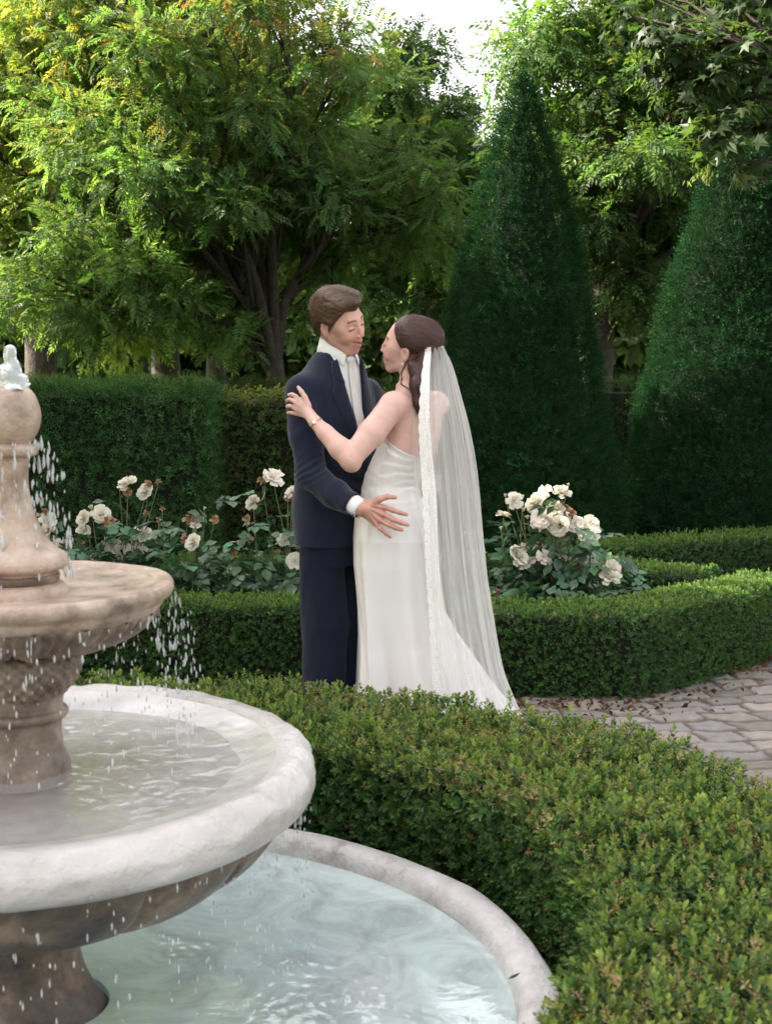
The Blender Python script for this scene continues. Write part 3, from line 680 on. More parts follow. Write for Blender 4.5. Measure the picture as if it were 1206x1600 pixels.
rose_bush('white rose bush full of open blooms beside the yew cone, right of the veil', W(872, 950, 7.5)[:2] * [1, 1], fl([
    (786, 806, 20, 'r', 0), (803, 783, 24, 'r', -.05), (816, 780, 12, 'b', 0), (838, 786, 30, 'r', .05), (852, 768, 18, 'o', 0), (877, 770, 26, 'r', 0), (846, 809, 26, 'o', -.1), (857, 818, 28, 'r', -.1), (842, 822, 24, 'o', 0),
    (868, 796, 26, 'r', 0), (875, 803, 26, 'o', .05), (874, 822, 28, 'r', -.1), (882, 793, 16, 'x', 0), (897, 819, 24, 'o', 0), (912, 830, 28, 'r', -.05), (921, 819, 24, 'r', 0), (920, 833, 28, 'o', -.05), (862, 830, 16, 'x', 0), (878, 836, 14, 'x', 0),
    (808, 869, 30, 'r', -.15), (819, 858, 18, 'o', 0), (824, 880, 24, 'o', -.1), (834, 852, 14, 'o', 0), (842, 853, 13, 'x', 0), (850, 871, 22, 'o', -.1), (845, 877, 16, 'x', 0), (886, 866, 22, 'o', 0), (902, 877, 15, 'o', 0), (906, 887, 14, 'x', 0), (925, 879, 20, 'o', 0), (941, 884, 14, 'x', 0), (955, 889, 24, 'r', -.1), (953, 903, 30, 'r', -.15), (963, 893, 16, 'x', -.1), (964, 876, 12, 'b', 0),
    (783, 828, 9, 'b', 0), (789, 777, 10, 'b', 0), (817, 800, 12, 'b', 0), (824, 812, 12, 'b', 0), (888, 760, 9, 'b', 0), (781, 939, 11, 'b', -.45), (788, 943, 11, 'b', -.45), (893, 801, 14, 'x', 0), (776, 925, 12, 'x', -.2)]), 400, .27, .55, 101, 7.5)
LB = 'white rose bush'
rose_bush('rose bush at the far left whose blooms show behind the falling water', W(78, 940, 7.7)[:2], fl([
    (75, 813, 24, 'r', 0), (76, 831, 28, 'r', 0), (71, 800, 14, 'x', 0), (57, 808, 12, 'b', 0), (108, 846, 18, 'x', 0), (124, 852, 18, 'x', 0), (92, 850, 14, 'o', 0), (100, 868, 24, 'o', 0), (63, 862, 22, 'r', .1)]), 120, .24, .5, 102, 7.7)
rose_bush('rose bush with a tight cluster of white blooms just above the upper fountain bowl', W(178, 940, 7.6)[:2], fl([
    (132, 810, 22, 'r', 0), (144, 797, 14, 'b', 0), (158, 804, 26, 'r', 0), (131, 830, 20, 'r', 0), (166, 815, 18, 'x', -.05), (174, 814, 16, 'x', 0), (141, 836, 10, 'b', 0), (174, 850, 24, 'r', 0), (188, 860, 28, 'r', -.05), (180, 870, 22, 'o', 0), (167, 872, 22, 'r', 0), (152, 874, 18, 'o', 0), (209, 860, 24, 'o', 0), (223, 858, 14, 'o', 0), (200, 757, 28, 'r', 0), (228, 769, 24, 'r', 0), (200, 769, 14, 'x', 0), (187, 759, 9, 'b', 0), (232, 756, 14, 'x', 0), (248, 753, 12, 'x', 0), (222, 834, 26, 'o', 0), (212, 836, 16, 'r', 0), (229, 803, 12, 'x', 0)]), 210, .30, .62, 103, 7.6)
rose_bush('leggy rose bush with mostly brown spent blooms, midway between fountain and groom', W(300, 945, 7.45)[:2], fl([
    (303, 805, 20, 'x', 0), (308, 816, 20, 'o', 0), (292, 812, 16, 'x', 0), (319, 797, 9, 'b', 0), (335, 812, 15, 'x', 0), (290, 842, 18, 'x', 0), (303, 848, 24, 'r', -.1), (254, 795, 9, 'x', 0), (314, 878, 12, 'b', -.1), (361, 860, 22, 'x', 0), (288, 933, 14, 'x', -.2), (248, 812, 9, 'x', 0)]), 200, .32, .5, 104, 7.45)
rose_bush('rose bush against the groom\'s jacket with a few tall pale blooms', W(432, 945, 7.5)[:2], fl([
    (427, 747, 28, 'o', 0), (409, 750, 16, 'x', 0), (396, 786, 22, 'r', 0), (456, 769, 20, 'o', 0), (450, 777, 14, 'x', 0), (385, 810, 13, 'x', 0), (377, 850, 17, 'x', 0), (389, 843, 16, 'x', 0), (445, 844, 20, 'r', 0), (461, 877, 24, 'r', -.1), (434, 862, 10, 'x', 0), (464, 745, 12, 'x', 0)]), 210, .30, .55, 105, 7.5)

# ================================================================== TREES
PIN = [pinnate(6, 1, .36, .36, s) for s in range(3)]
PIN2 = [pinnate(4, 1, .42, .42, s + 5) for s in range(3)]
def broad(seed, k=5):
    r = np.random.default_rng(seed); tv, tf = rhomb_t(.75, .08); n = k
    T = np.c_[r.normal(size=(n, 2)) * .12 + [0, .3], np.zeros(n)]; D = r.normal(size=(n, 3)) * [.9, .5, .4] + [0, .6, -.2]
    V, F, _ = instance(tv, tf, T, frames(D, r.normal(size=(n, 3)) * .4 + [0, 0, 1]), r.uniform(.5, .75, n)); return V, F
BRO = [broad(s) for s in range(4)]
def maple_t(seed):
    r = np.random.default_rng(seed); tri = []; V = []; 
    def leaf(o, d, n_, s):
        R = frames(d[None], n_[None])[0]; pts = []
        for a, l in ((-100, .45), (-75, .25), (-55, .80), (-28, .42), (0, 1.0), (28, .42), (55, .80), (75, .25), (100, .45)): pts.append((sin(radians(a)) * l, cos(radians(a)) * l, -.12 * abs(sin(radians(a))) * l))
        b = len(V); V.append(o); V.extend([o + s * (np.array(p) @ R) for p in pts]); tri.extend([[b, b + i + 1, b + i] for i in range(1, 9)])
    for i in range(4):
        a = r.random() * 6.28; leaf(np.array([.35 * cos(a), .3 + .3 * r.random(), .12 * sin(a)]), np.array([cos(a), .5, -.4 + .3 * r.normal()]), np.array([.3 * r.normal(), .3 * r.normal(), 1.]), .55 + .2 * r.random())
    return np.array(V), np.array(tri)
MAP = [maple_t(s) for s in range(4)]
def tree(name, label, base, trunk_r, fork, clumps, temps, nleaf, size, colf, droop=.35, seed=0, group='trees behind the garden', twigs=7, limbs=None, mat='leaf', shell=.55, lean=(0, 0)):
    r = np.random.default_rng(seed); bx, by = base; t = thing(name, label, 'tree', (bx, by, 0), group)
    cl = np.array(clumps, float)       # x,y,z,r (r per clump), zs
    tb = MB(); F0_ = np.array([bx + lean[0], by + lean[1], fork])
    tr = spline([(bx, by, -.1), (bx + lean[0] * .3 + .03, by + lean[1] * .3, fork * .5), F0_], 8); addtube(tb, tr, np.linspace(trunk_r * 1.25, trunk_r * .85, 8), 10)
    # limbs gather neighbouring clumps
    nl = max(3, len(cl) // 6); cen = cl[r.choice(len(cl), nl, replace=False), :3].copy()
    for _ in range(6):
        d = np.linalg.norm(cl[:, None, :3] - cen[None], axis=2); a = d.argmin(1)
        for k in range(nl):
            if (a == k).any(): cen[k] = cl[a == k, :3].mean(0)
    for k in range(nl):
        if not (a == k).any(): continue
        end = F0_ + (cen[k] - F0_) * .72; mid = (F0_ + end) / 2 + np.r_[r.normal(size=2) * .12, .10 - .0]
        L = spline([F0_ - [0, 0, .12], F0_ + (mid - F0_) * .4 + [0, 0, .06], mid, end], 12); r0 = trunk_r * .62
        addtube(tb, L, np.linspace(r0, r0 * .38, 12), 7)
        for c in cl[a == k]:
            s_ = L[r.integers(4, 12)]; e = c[:3]; m2 = (s_ + e) / 2 + r.normal(size=3) * .13
            b_ = spline([s_, m2, e], 8); addtube(tb, b_, np.linspace(r0 * .36, .010, 8), 5)
            for q in range(twigs):
                s2 = b_[r.integers(2, 8)]; e2 = c[:3] + unit(r.normal(size=3)) * c[3] * r.uniform(.6, .95)
                addtube(tb, spline([s2, (s2 + e2) / 2 + r.normal(size=3) * .06, e2], 5), np.linspace(.011, .004, 5), 4)
    tb.build('trunk', M['bark'], t)
    wts = cl[:, 3] ** 2; wts /= wts.sum(); which = r.choice(len(cl), nleaf, p=wts); c = cl[which]
    u = unit(r.normal(size=(nleaf, 3))); rad = r.random(nleaf) ** shell
    # ragged lumps
    rad = rad * (1 + .22 * nz(u * 1.0 + which[:, None] * 3.3, .5, 3, 2))
    P = c[:, :3] + u * (c[:, 3] * rad)[:, None] * [1, 1, .72]
    D = u * .75 + r.normal(size=(nleaf, 3)) * .55 + [0, 0, -droop]; Nn = np.c_[r.normal(size=(nleaf, 2)) * .45 + u[:, :2] * .5, np.ones(nleaf)]
    ic = colf(P, r, nleaf); S = size * np.exp(r.normal(size=nleaf) * .2); v = in_view(P, 160)
    keep = v | (r.random(nleaf) < .45); S = np.where(v, S, S * 1.45); P, D, Nn, ic, S = P[keep], D[keep], Nn[keep], ic[keep], S[keep]
    w_ = r.integers(0, len(temps), len(P)); mb = MB()
    for k, (tv, tf) in enumerate(temps):
        s = w_ == k; V, F, cc = instance(tv, tf, P[s], frames(D[s], Nn[s]), S[s], None, ic[s]); mb.add(V, F, cc)
    mb.build('crown', M[mat], t, smooth=False); return t
def clump_cloud(c, rad, n, rc, seed, zmin=None, hollow=.5, floor=None):
    r = np.random.default_rng(seed); out = []; tries = 0; c = np.array(c, float); rad = np.array(rad, float)
    while len(out) < n and tries < 8000:
        tries += 1; u = unit(r.normal(size=3)); q = c + u * rad * (hollow + (1 - hollow) * r.random() ** .6) * .93
        if zmin is not None and q[2] < zmin: continue
        k = rc * r.uniform(.75, 1.3)
        if all(np.linalg.norm(q - o[:3]) > .55 * (k + o[3]) for o in out) or tries > 5000: out.append(np.r_[q, k])
    return out
def cf(base, v=.22, hue=.08, young=None, ymin=0, yamt=.0, rust=None):
    def f(P, r, n):
        c = jitter(base, n, v, hue, r)
        c *= (1 + .25 * nz(P, .5, 12, 2))[:, None]
        if young is not None:
            k = r.random(n) < yamt * np.clip((P[:, 2] - ymin) / 1.5, 0, 1); c[k] = jitter(young, k.sum(), .2, .08, r)
        if rust is not None:
            x, y, z, rr, am = rust; k = (r.random(n) < am) & (np.linalg.norm(P - [x, y, z], axis=1) < rr); c[k] = jitter((.26, .16, .06), k.sum(), .2, .08, r)
        return np.clip(c, .004, .6)
    return f
WAL = (.090, .165, .055)
tree('walnut_tree', 'big spreading tree with feathery leaves behind the groom, trunk forking just above the hedge', (-.98, 13.0), .09, 1.50,
     clump_cloud((-1.65, 13.1, 3.6), (1.75, 1.7, 2.1), 56, .42, 1, zmin=1.75, hollow=.35) + clump_cloud((-.1, 12.8, 2.75), (.85, .8, .7), 6, .45, 11, zmin=2.45) + [(-2.6, 12.6, 1.95, .5), (-1.9, 12.4, 2.05, .5), (-1.5, 13.2, 2.0, .4), (-.5, 13.3, 2.05, .42), (-3.2, 12.9, 2.1, .5)],
     PIN, 15500, .15, cf(WAL, rust=(-.9, 12.2, 5.0, 1.3, .08), young=(.17, .20, .06), ymin=3.0, yamt=.35), seed=21, shell=.7, droop=.12)
tree('walnut_tree', 'sunlit pale green tree at the left edge with a thick dark trunk', (-2.30, 15.2), .15, 2.1,
     clump_cloud((-3.1, 14.6, 4.0), (1.35, 1.3, 2.7), 46, .42, 2, zmin=1.75, hollow=.45), PIN, 10500, .16,
     cf((.12, .19, .055), young=(.20, .265, .085), ymin=2.0, yamt=.6), seed=22, shell=.7, droop=.12)
tree('locust_tree', 'slim airy tree in the middle, left of the tallest yew cone, sky behind it', (.45, 17.2), .10, 1.9,
     clump_cloud((.25, 17.2, 3.55), (1.0, 1.1, 2.0), 28, .42, 3, zmin=2.1, hollow=.3), PIN2, 11000, .15, cf((.060, .115, .040)), seed=23, shell=.75, droop=.15)
tree('chestnut_tree', 'large backlit tree behind the yew cones with a bent low limb', (2.02, 14.6), .15, 2.0,
     clump_cloud((2.75, 14.9, 3.8), (1.85, 1.5, 2.2), 46, .46, 4, zmin=2.0, hollow=.25), PIN2, 17000, .16, cf((.062, .118, .036)), seed=24, shell=.75, lean=(.12, 0))
tree('linden_tree', 'dark broad-leaved tree rising behind the others at the top left corner', (-4.6, 19.5), .2, 2.8,
     clump_cloud((-4.9, 19.5, 6.3), (2.6, 2.2, 3.6), 44, .85, 5, zmin=2.6), BRO, 15000, .28, cf((.050, .095, .034)), seed=25)
tree('linden_tree', 'dense tree filling the gap behind the spreading tree at top centre', (-2.4, 20.5), .13, 2.4,
     clump_cloud((-2.8, 20.5, 4.0), (1.7, 1.6, 2.5), 38, .75, 6, zmin=2.1), BRO, 7000, .20, cf((.11, .17, .045)), seed=26)
tree('linden_tree', 'tall tree standing farthest back at the right, filling the view between the cones', (3.9, 20.0), .2, 2.6,
     clump_cloud((4.6, 20.0, 4.4), (2.1, 1.8, 3.2), 40, .75, 7, zmin=2.2), BRO, 11000, .20, cf((.055, .105, .030)), seed=27)
# maple whose branches hang in from the right
tree('maple_tree', 'maple hanging its dark lobed leaves and pale seed clusters into the top right corner', (4.6, 8.6), .16, 2.3,
     [(1.75, 8.3, 4.0, .33), (2.05, 8.1, 3.55, .36), (2.4, 8.3, 4.2, .45), (2.5, 8.0, 3.15, .34), (2.25, 7.9, 2.78, .20), (2.9, 8.2, 3.6, .45), (2.9, 8.5, 4.6, .5), (1.55, 8.5, 4.35, .25), (3.4, 8.3, 3.1, .5), (3.6, 8.7, 4.2, .6), (4.4, 8.6, 4.8, .8), (4.7, 8.4, 3.6, .7), (5.4, 8.8, 4.2, .7), (3.9, 8.0, 4.9, .6), (2.1, 8.6, 4.75, .4)] + [(*W(a, b, c), r) for a, b, c, r in [(1112, 225, 7.95, .14), (1155, 190, 7.9, .20), (1050, 70, 8.1, .24), (1000, 30, 8.3, .2), (1160, 95, 8.0, .3), (1090, 140, 8.1, .2), (1180, 255, 7.9, .12)]],
     MAP, 5600, .10, cf((.030, .056, .019)), seed=28, droop=.55, shell=.6)
def samaras():
    r = np.random.default_rng(5); t = [o for o in bpy.data.objects if o.name == 'maple_tree'][0]; tv, tf = rhomb_t(.34, .05)
    for c in [W(1108, 262, 7.9), W(1140, 235, 7.95), W(1090, 275, 7.9), W(1040, 90, 8.1), W(1120, 150, 8.05), W(1160, 180, 8.0)]:
        n = 22; st = MB(); addtube(st, [c + [0, 0, .05], c + [0, 0, -.02]], [.002, .001], 4, (.10, .14, .05))
        T = c + r.normal(size=(n, 3)) * [.030, .030, .022]; V, F, cc = instance(tv, tf, T, frames(r.normal(size=(n, 3)) * [.6, .6, .3] + [0, 0, -1], r.normal(size=(n, 3))), r.uniform(.035, .050, n), None, jitter((.13, .18, .06), n, .15, .05, r))
        st.add(V, F, cc); st.build('seed_cluster', M['leaf'], t, smooth=False)
samaras()
# unseen trees added off to the left to block the sun and shade the garden
tree('walnut_tree', 'tall unseen tree added left of the garden to cast shade over it', (-7.2, 10.4), .25, 2.4,
     clump_cloud((-7.2, 10.4, 4.6), (2.4, 2.2, 3.2), 30, .95, 8, zmin=2.3, hollow=.2), BRO, 9000, .30, cf((.06, .12, .035)), seed=29)
tree('walnut_tree', 'tall unseen tree added left of the garden for shade, level with the couple', (-7.0, 6.2), .25, 2.4,
     clump_cloud((-6.8, 6.2, 5.0), (2.4, 2.4, 3.0), 30, .95, 9, zmin=2.3, hollow=.2), BRO, 9000, .30, cf((.06, .12, .035)), seed=30)
tree('walnut_tree', 'tall unseen tree added left of the garden for shade, level with the fountain', (-6.6, 2.2), .25, 2.4,
     clump_cloud((-6.6, 2.2, 4.8), (2.4, 2.3, 2.9), 30, .95, 10, zmin=2.3, hollow=.2), BRO, 9000, .30, cf((.06, .12, .035)), seed=31)
# far belt beyond the lawn
FT = [(-13, 38, 7, 3.6, 'farthest left of the pale distant trees beyond the lawn'), (-8.5, 34, 5.5, 3.0, 'rounded distant tree beyond the lawn, behind the yew hedge'), (-4.2, 37, 6.0, 3.2, 'distant tree beyond the lawn, behind the forked tree trunk'),
      (-.6, 44, 2.9, 2.0, 'low distant tree beyond the lawn, seen between the two faces'), (3.2, 35, 5.5, 3.0, 'distant tree beyond the lawn, behind the tallest yew cone'), (7.2, 38, 7, 3.4, 'distant tree beyond the lawn, in the gap between the cones'), (12, 36, 6.5, 3.6, 'farthest right of the pale distant trees beyond the lawn')]
for i, (x, y, h, rr, lab) in enumerate(FT):
    tree('far_tree', lab, (x, y), .25, 1.2, clump_cloud((x, y, h * .46), (rr, rr * .6, h * .44), 20, 1.2, 50 + i, zmin=.7), BRO, 3600, .55, cf((.08, .13, .05)), seed=50 + i, twigs=2, group='distant trees across the lawn')
# ================================================================== signed-distance modelling
def smin(a, b, k):
    if k <= 0: return np.minimum(a, b)
    h = np.clip(.5 + .5 * (b - a) / k, 0, 1); return b * (1 - h) + a * h - k * h * (1 - h)
def smax(a, b, k): return -smin(-a, -b, k)
class Field:
    def __init__(s, lo, hi, h):
        s.lo = np.array(lo, float); s.h = h; s.n = np.ceil((np.array(hi) - s.lo) / h).astype(int) + 1
        s.ax = [s.lo[i] + np.arange(s.n[i]) * h for i in range(3)]; s.d = np.full(tuple(s.n), .08, np.float32)
    def box(s, lo, hi):
        a = np.clip(np.floor((np.array(lo) - s.lo) / s.h).astype(int), 0, s.n); b = np.clip(np.ceil((np.array(hi) - s.lo) / s.h).astype(int) + 1, 0, s.n)
        return tuple(slice(int(i), int(j)) for i, j in zip(a, b))
    def pts(s, sl):
        X, Y, Z = np.meshgrid(s.ax[0][sl[0]], s.ax[1][sl[1]], s.ax[2][sl[2]], indexing='ij'); return np.stack([X, Y, Z], -1)
    def op(s, lo, hi, fn, k=.01, mode='add', pad=.05):
        sl = s.box(np.array(lo) - pad, np.array(hi) + pad)
        if any(x.stop <= x.start for x in sl): return s
        P = s.pts(sl); v = fn(P); c = s.d[sl]
        s.d[sl] = smin(c, v, k) if mode == 'add' else smax(c, -v, k) if mode == 'sub' else smax(c, v, k) if mode == 'and' else c + v
        return s
    def cap(s, a, b, ra, rb, k=.01, mode='add'):
        a = np.array(a, float); b = np.array(b, float); r = max(ra, rb); ab = b - a; L = ab @ ab + 1e-12
        def fn(P):
            q = P - a; t = np.clip(q @ ab / L, 0, 1); return np.linalg.norm(q - t[..., None] * ab, axis=-1) - (ra + (rb - ra) * t)
        return s.op(np.minimum(a, b) - r, np.maximum(a, b) + r, fn, k, mode)
    def chain(s, pts, rad, k=.01):
        for i in range(len(pts) - 1): s.cap(pts[i], pts[i + 1], rad[i], rad[i + 1], k)
        return s
    def ell(s, c, r, R=None, k=.01, mode='add'):
        c = np.array(c, float); r = np.array(r, float); R = np.eye(3) if R is None else np.array(R); m = r.max()
        def fn(P):
            q = (P - c) @ R.T; k0 = np.linalg.norm(q / r, axis=-1); k1 = np.linalg.norm(q / (r * r), axis=-1) + 1e-9; return k0 * (k0 - 1) / k1
        return s.op(c - m, c + m, fn, k, mode)
    def stack(s, tab, ax, k=.01, mode='add', power=2.0, inset=0.0):
        """tab rows (z, cx, cy, a, b); a along ax, b across"""
        tab = np.array(sorted(tab), float); ax = unit(np.array(ax, float)); bx = np.array([-ax[1], ax[0]]); m = tab[:, 3:].max()
        zf = np.linspace(tab[0, 0], tab[-1, 0], 80)
        def fn(P):
            z = P[..., 2]; I = [np.interp(z, tab[:, 0], tab[:, j]) for j in range(1, 5)]
            qx = P[..., 0] - I[0]; qy = P[..., 1] - I[1]; u = qx * ax[0] + qy * ax[1]; v = qx * bx[0] + qy * bx[1]; A = I[2] - inset; B = I[3] - inset
            g = (np.abs(u / A) ** power + np.abs(v / B) ** power) ** (1 / power); rr = np.sqrt(u * u + v * v) + 1e-6
            d = rr * (1 - 1 / np.maximum(g, .05)); return np.maximum(d, np.maximum(tab[0, 0] - z, z - tab[-1, 0]))
        lo = [tab[:, 1].min() - m, tab[:, 2].min() - m, tab[0, 0]]; hi = [tab[:, 1].max() + m, tab[:, 2].max() + m, tab[-1, 0]]
        return s.op(lo, hi, fn, k, mode)
    def sample(s, P):
        q = (np.asarray(P) - s.lo) / s.h; q = np.clip(q, 0, s.n - 1.001); i = q.astype(int); f = q - i; o = 0
        for dx in (0, 1):
            for dy in (0, 1):
                for dz in (0, 1):
                    w_ = (f[..., 0] if dx else 1 - f[..., 0]) * (f[..., 1] if dy else 1 - f[..., 1]) * (f[..., 2] if dz else 1 - f[..., 2])
                    o = o + w_ * s.d[i[..., 0] + dx, i[..., 1] + dy, i[..., 2] + dz]
        return o
    def grad(s, P):
        e = s.h; P = np.asarray(P, float); return unit(np.stack([s.sample(P + d) - s.sample(P - d) for d in np.eye(3) * e], -1))
    def mesh(s, smooth=2):
        D = s.d; D[0] = D[-1] = .02; D[:, 0] = D[:, -1] = .02; D[:, :, 0] = D[:, :, -1] = .02
        ins = D < 0; nx, ny, nz_ = D.shape
        c = np.zeros((nx - 1, ny - 1, nz_ - 1), np.int8)
        for dx in (0, 1):
            for dy in (0, 1):
                for dz in (0, 1): c += ins[dx:nx - 1 + dx, dy:ny - 1 + dy, dz:nz_ - 1 + dz]
        cells = np.argwhere((c > 0) & (c < 8)); idx = np.full(c.shape, -1, np.int32); idx[tuple(cells.T)] = np.arange(len(cells))
        acc = np.zeros((len(cells), 3)); cnt = np.zeros(len(cells)); cor = [(0, 0, 0), (1, 0, 0), (0, 1, 0), (1, 1, 0), (0, 0, 1), (1, 0, 1), (0, 1, 1), (1, 1, 1)]
        val = [D[tuple((cells + k).T)] for k in cor]
        for a in range(8):
            for ax in range(3):
                if cor[a][ax] == 0:
                    b = a + (1, 2, 4)[ax]; m = (val[a] < 0) != (val[b] < 0); t = np.where(m, val[a] / (val[a] - val[b] + 1e-12), 0)
                    p = np.array(cor[a], float)[None] + t[:, None] * np.eye(3)[ax][None]; acc += p * m[:, None]; cnt += m
        V = s.lo + (cells + acc / cnt[:, None]) * s.h; F = []
        for ax in range(3):
            sl0 = [slice(None)] * 3; sl1 = [slice(None)] * 3; sl0[ax] = slice(0, -1); sl1[ax] = slice(1, None)
            ch = ins[tuple(sl0)] != ins[tuple(sl1)]; e = np.argwhere(ch); o1, o2 = [(1, 2), (2, 0), (0, 1)][ax]
            e = e[(e[:, o1] > 0) & (e[:, o2] > 0) & (e[:, o1] < D.shape[o1] - 1) & (e[:, o2] < D.shape[o2] - 1)]
            d1 = np.eye(3, dtype=int)[o1]; d2 = np.eye(3, dtype=int)[o2]
            q = np.stack([idx[tuple((e - d1 - d2).T)], idx[tuple((e - d2).T)], idx[tuple(e.T)], idx[tuple((e - d1).T)]], 1)
            fl_ = ~ins[tuple(e.T)]; q[fl_] = q[fl_][:, ::-1]; F.append(q)
        F = np.concatenate(F)
        for _ in range(smooth):
            A = np.zeros_like(V); n = np.zeros(len(V))
            for i in range(4):
                j = (i + 1) % 4
                for k in range(3): A[:, k] += np.bincount(F[:, i], V[F[:, j], k], len(V)) + np.bincount(F[:, j], V[F[:, i], k], len(V))
                n += np.bincount(F[:, i], minlength=len(V)) + np.bincount(F[:, j], minlength=len(V))
            V = V * .45 + .55 * A / np.maximum(n, 1)[:, None]
        return V, F
class Frame:
    """rows r (right), f (forward), u (up)"""
    def __init__(s, o, fwd, up=(0, 0, 1), roll=0, sc=1.0):
        s.o = np.array(o, float); f = unit(np.array(fwd, float)); r = unit(np.cross(f, up)); u = np.cross(r, f)
        a = radians(roll); s.R = np.array([r * cos(a) + u * sin(a), f, u * cos(a) - r * sin(a)]); s.sc = sc
    def __call__(s, p): return s.o + (np.asarray(p, float) * s.sc) @ s.R
    def loc(s, P): return ((np.asarray(P) - s.o) @ s.R.T) / s.sc
def head_sdf(F, H, male=True, neck=None, side=0):
    g = H.sc; R = H.R
    E = lambda c, r, k=.01, mode='add', RR=None: F.ell(H(c), np.array(r) * g, R if RR is None else RR, k, mode)
    K = lambda a, b, ra, rb, k=.01, mode='add': F.cap(H(a), H(b), ra * g, rb * g, k, mode)
    E((0, -.012, .035), (.074, .094, .082), .01)
    E((0, .032, -.02), (.060 if male else .056, .060, .080), .03)
    for s in (-1, 1):
        K((s * .050, -.002, -.045), (s * .024, .058, -.094), .020 if male else .017, .017 if male else .013, .025)
        E((s * .037, .057, -.030), (.025, .027, .024), .02)
        E((s * .044, .050, .0), (.022, .022, .022), .02)
    E((0, .068, -.098), (.020 if male else .015, .017, .016), .014)
    K((-.030, .074, .026), (.030, .074, .026), .013 if male else .009, .013 if male else .009, .018)
    E((0, .070, -.060), (.030, .024, .028), .02)
    for s in (-1, 1):
        E((s * .031, .098, .006), (.017, .016, .011), .010, 'sub')
        E((s * .0315, .0775, .003), (.0145, .0115, .0105), .004)
    nf = -.005 if male else -.010; K((0, .086, .014), (0, .108 + nf, -.024), .0072, .0098, .009); E((0, .108 + nf, -.030), (.0105 if male else .0085, .0095, .008), .005)
    for s in (-1, 1): E((s * .0105, .098, -.034), (.0075, .0095, .007), .005)
    lp = 1.0 if male else .6
    # smiling mouth
    for s in (-1, 1):
        K((0, .0945, -.0560), (s * .030, .0755, -.0470), .0070 * lp, .0032, .005); K((0, .0915, -.0700), (s * .029, .0745, -.0510), .0088 * lp, .0034, .005)
        K((0, .1000, -.0625), (s * .031, .0810, -.0480), .0030, .0022, .002, 'sub')
        K((s * .016, .095, -.034), (s * .034, .072, -.056), .0012, .0018, .006, 'sub')      # smile crease
    for s in (-1, 1):
        ec = np.array((s * .075, -.006, -.004)); a = radians(18)
        Re = np.array([[cos(a), s * sin(a), 0], [-s * sin(a), cos(a), 0], [0, 0, 1]]) @ R
        F.ell(H(ec), np.array((.0075, .018, .030)) * g, Re, .006); F.ell(H(ec + [s * .008, .002, .004]), np.array((.006, .010, .017)) * g, Re, .004, 'sub')
        E(ec + [0, .004, -.026], (.005, .008, .008), .006)
    if neck is not None: F.chain([H((0, -.022, -.045))] + list(neck[0]), [.050 * g] + list(neck[1]), .022)
def head_cols(P, H, base, male):
    L = H.loc(P); x, y, z = np.abs(L[:, 0]), L[:, 1], L[:, 2]; c = np.tile(base, (len(P), 1)); c = c * (1 + .05 * nz(P, 12, 3, 3))[:, None]
    front = (y > .03)
    def blend(m, col): nonlocal c; m = np.clip(m, 0, 1)[:, None]; c = c * (1 - m) + np.array(col) * m
    g = lambda cx, cy_, cz, r: np.exp(-(((x - cx) / r) ** 2 + ((y - cy_) / r) ** 2 + ((z - cz) / r) ** 2))
    blend(.45 * g(.040, .066, -.028, .022), base * [1.02, .68, .62]); blend(.35 * g(0, .115, -.028, .012), base * [1.0, .7, .65]); blend(.4 * g(.078, -.006, .0, .02), base * [1.0, .62, .55])
    zl = -.060 + .25 * np.maximum(x, 0) * (x > 0) * 1.0
    lip = (1 - np.clip(np.abs(z - (-.0625 + .40 * x)) / .0125, 0, 1) ** 3) * (x < .030) * (y > .072); blend(lip * .8, (.50, .19, .16))
    blend((np.abs(z - (-.0625 + .44 * x)) < .0030) * (x < .029) * (y > .072) * .9, (.20, .05, .04))
    bz = .0285 + .004 * np.cos((x - .03) * 90); blend(np.clip(1.3 - np.abs(z - bz) / (.0042 if male else .003), 0, 1) * (x > .012) * (x < .047) * (y > .05) * .9, (.09, .05, .03))
    ez = -.0005 - 10 * (x - .0315) ** 2 * (1 if male else -1)
    blend(np.clip(1.4 - np.abs(z - ez) / .0030, 0, 1) * (np.abs(x - .0315) < .014) * (y > .055) * .85, (.05, .03, .02))
    if male: blend(.16 * (z < -.035) * (y > -.02) * (z > -.13), base * [.72, .70, .72])
    return np.clip(c, .01, .9)
def add_skin(mb, fld, colf, smooth=2):
    V, F = fld.mesh(smooth); mb.add(V, F, colf(V)); return V, F
from mathutils.bvhtree import BVHTree
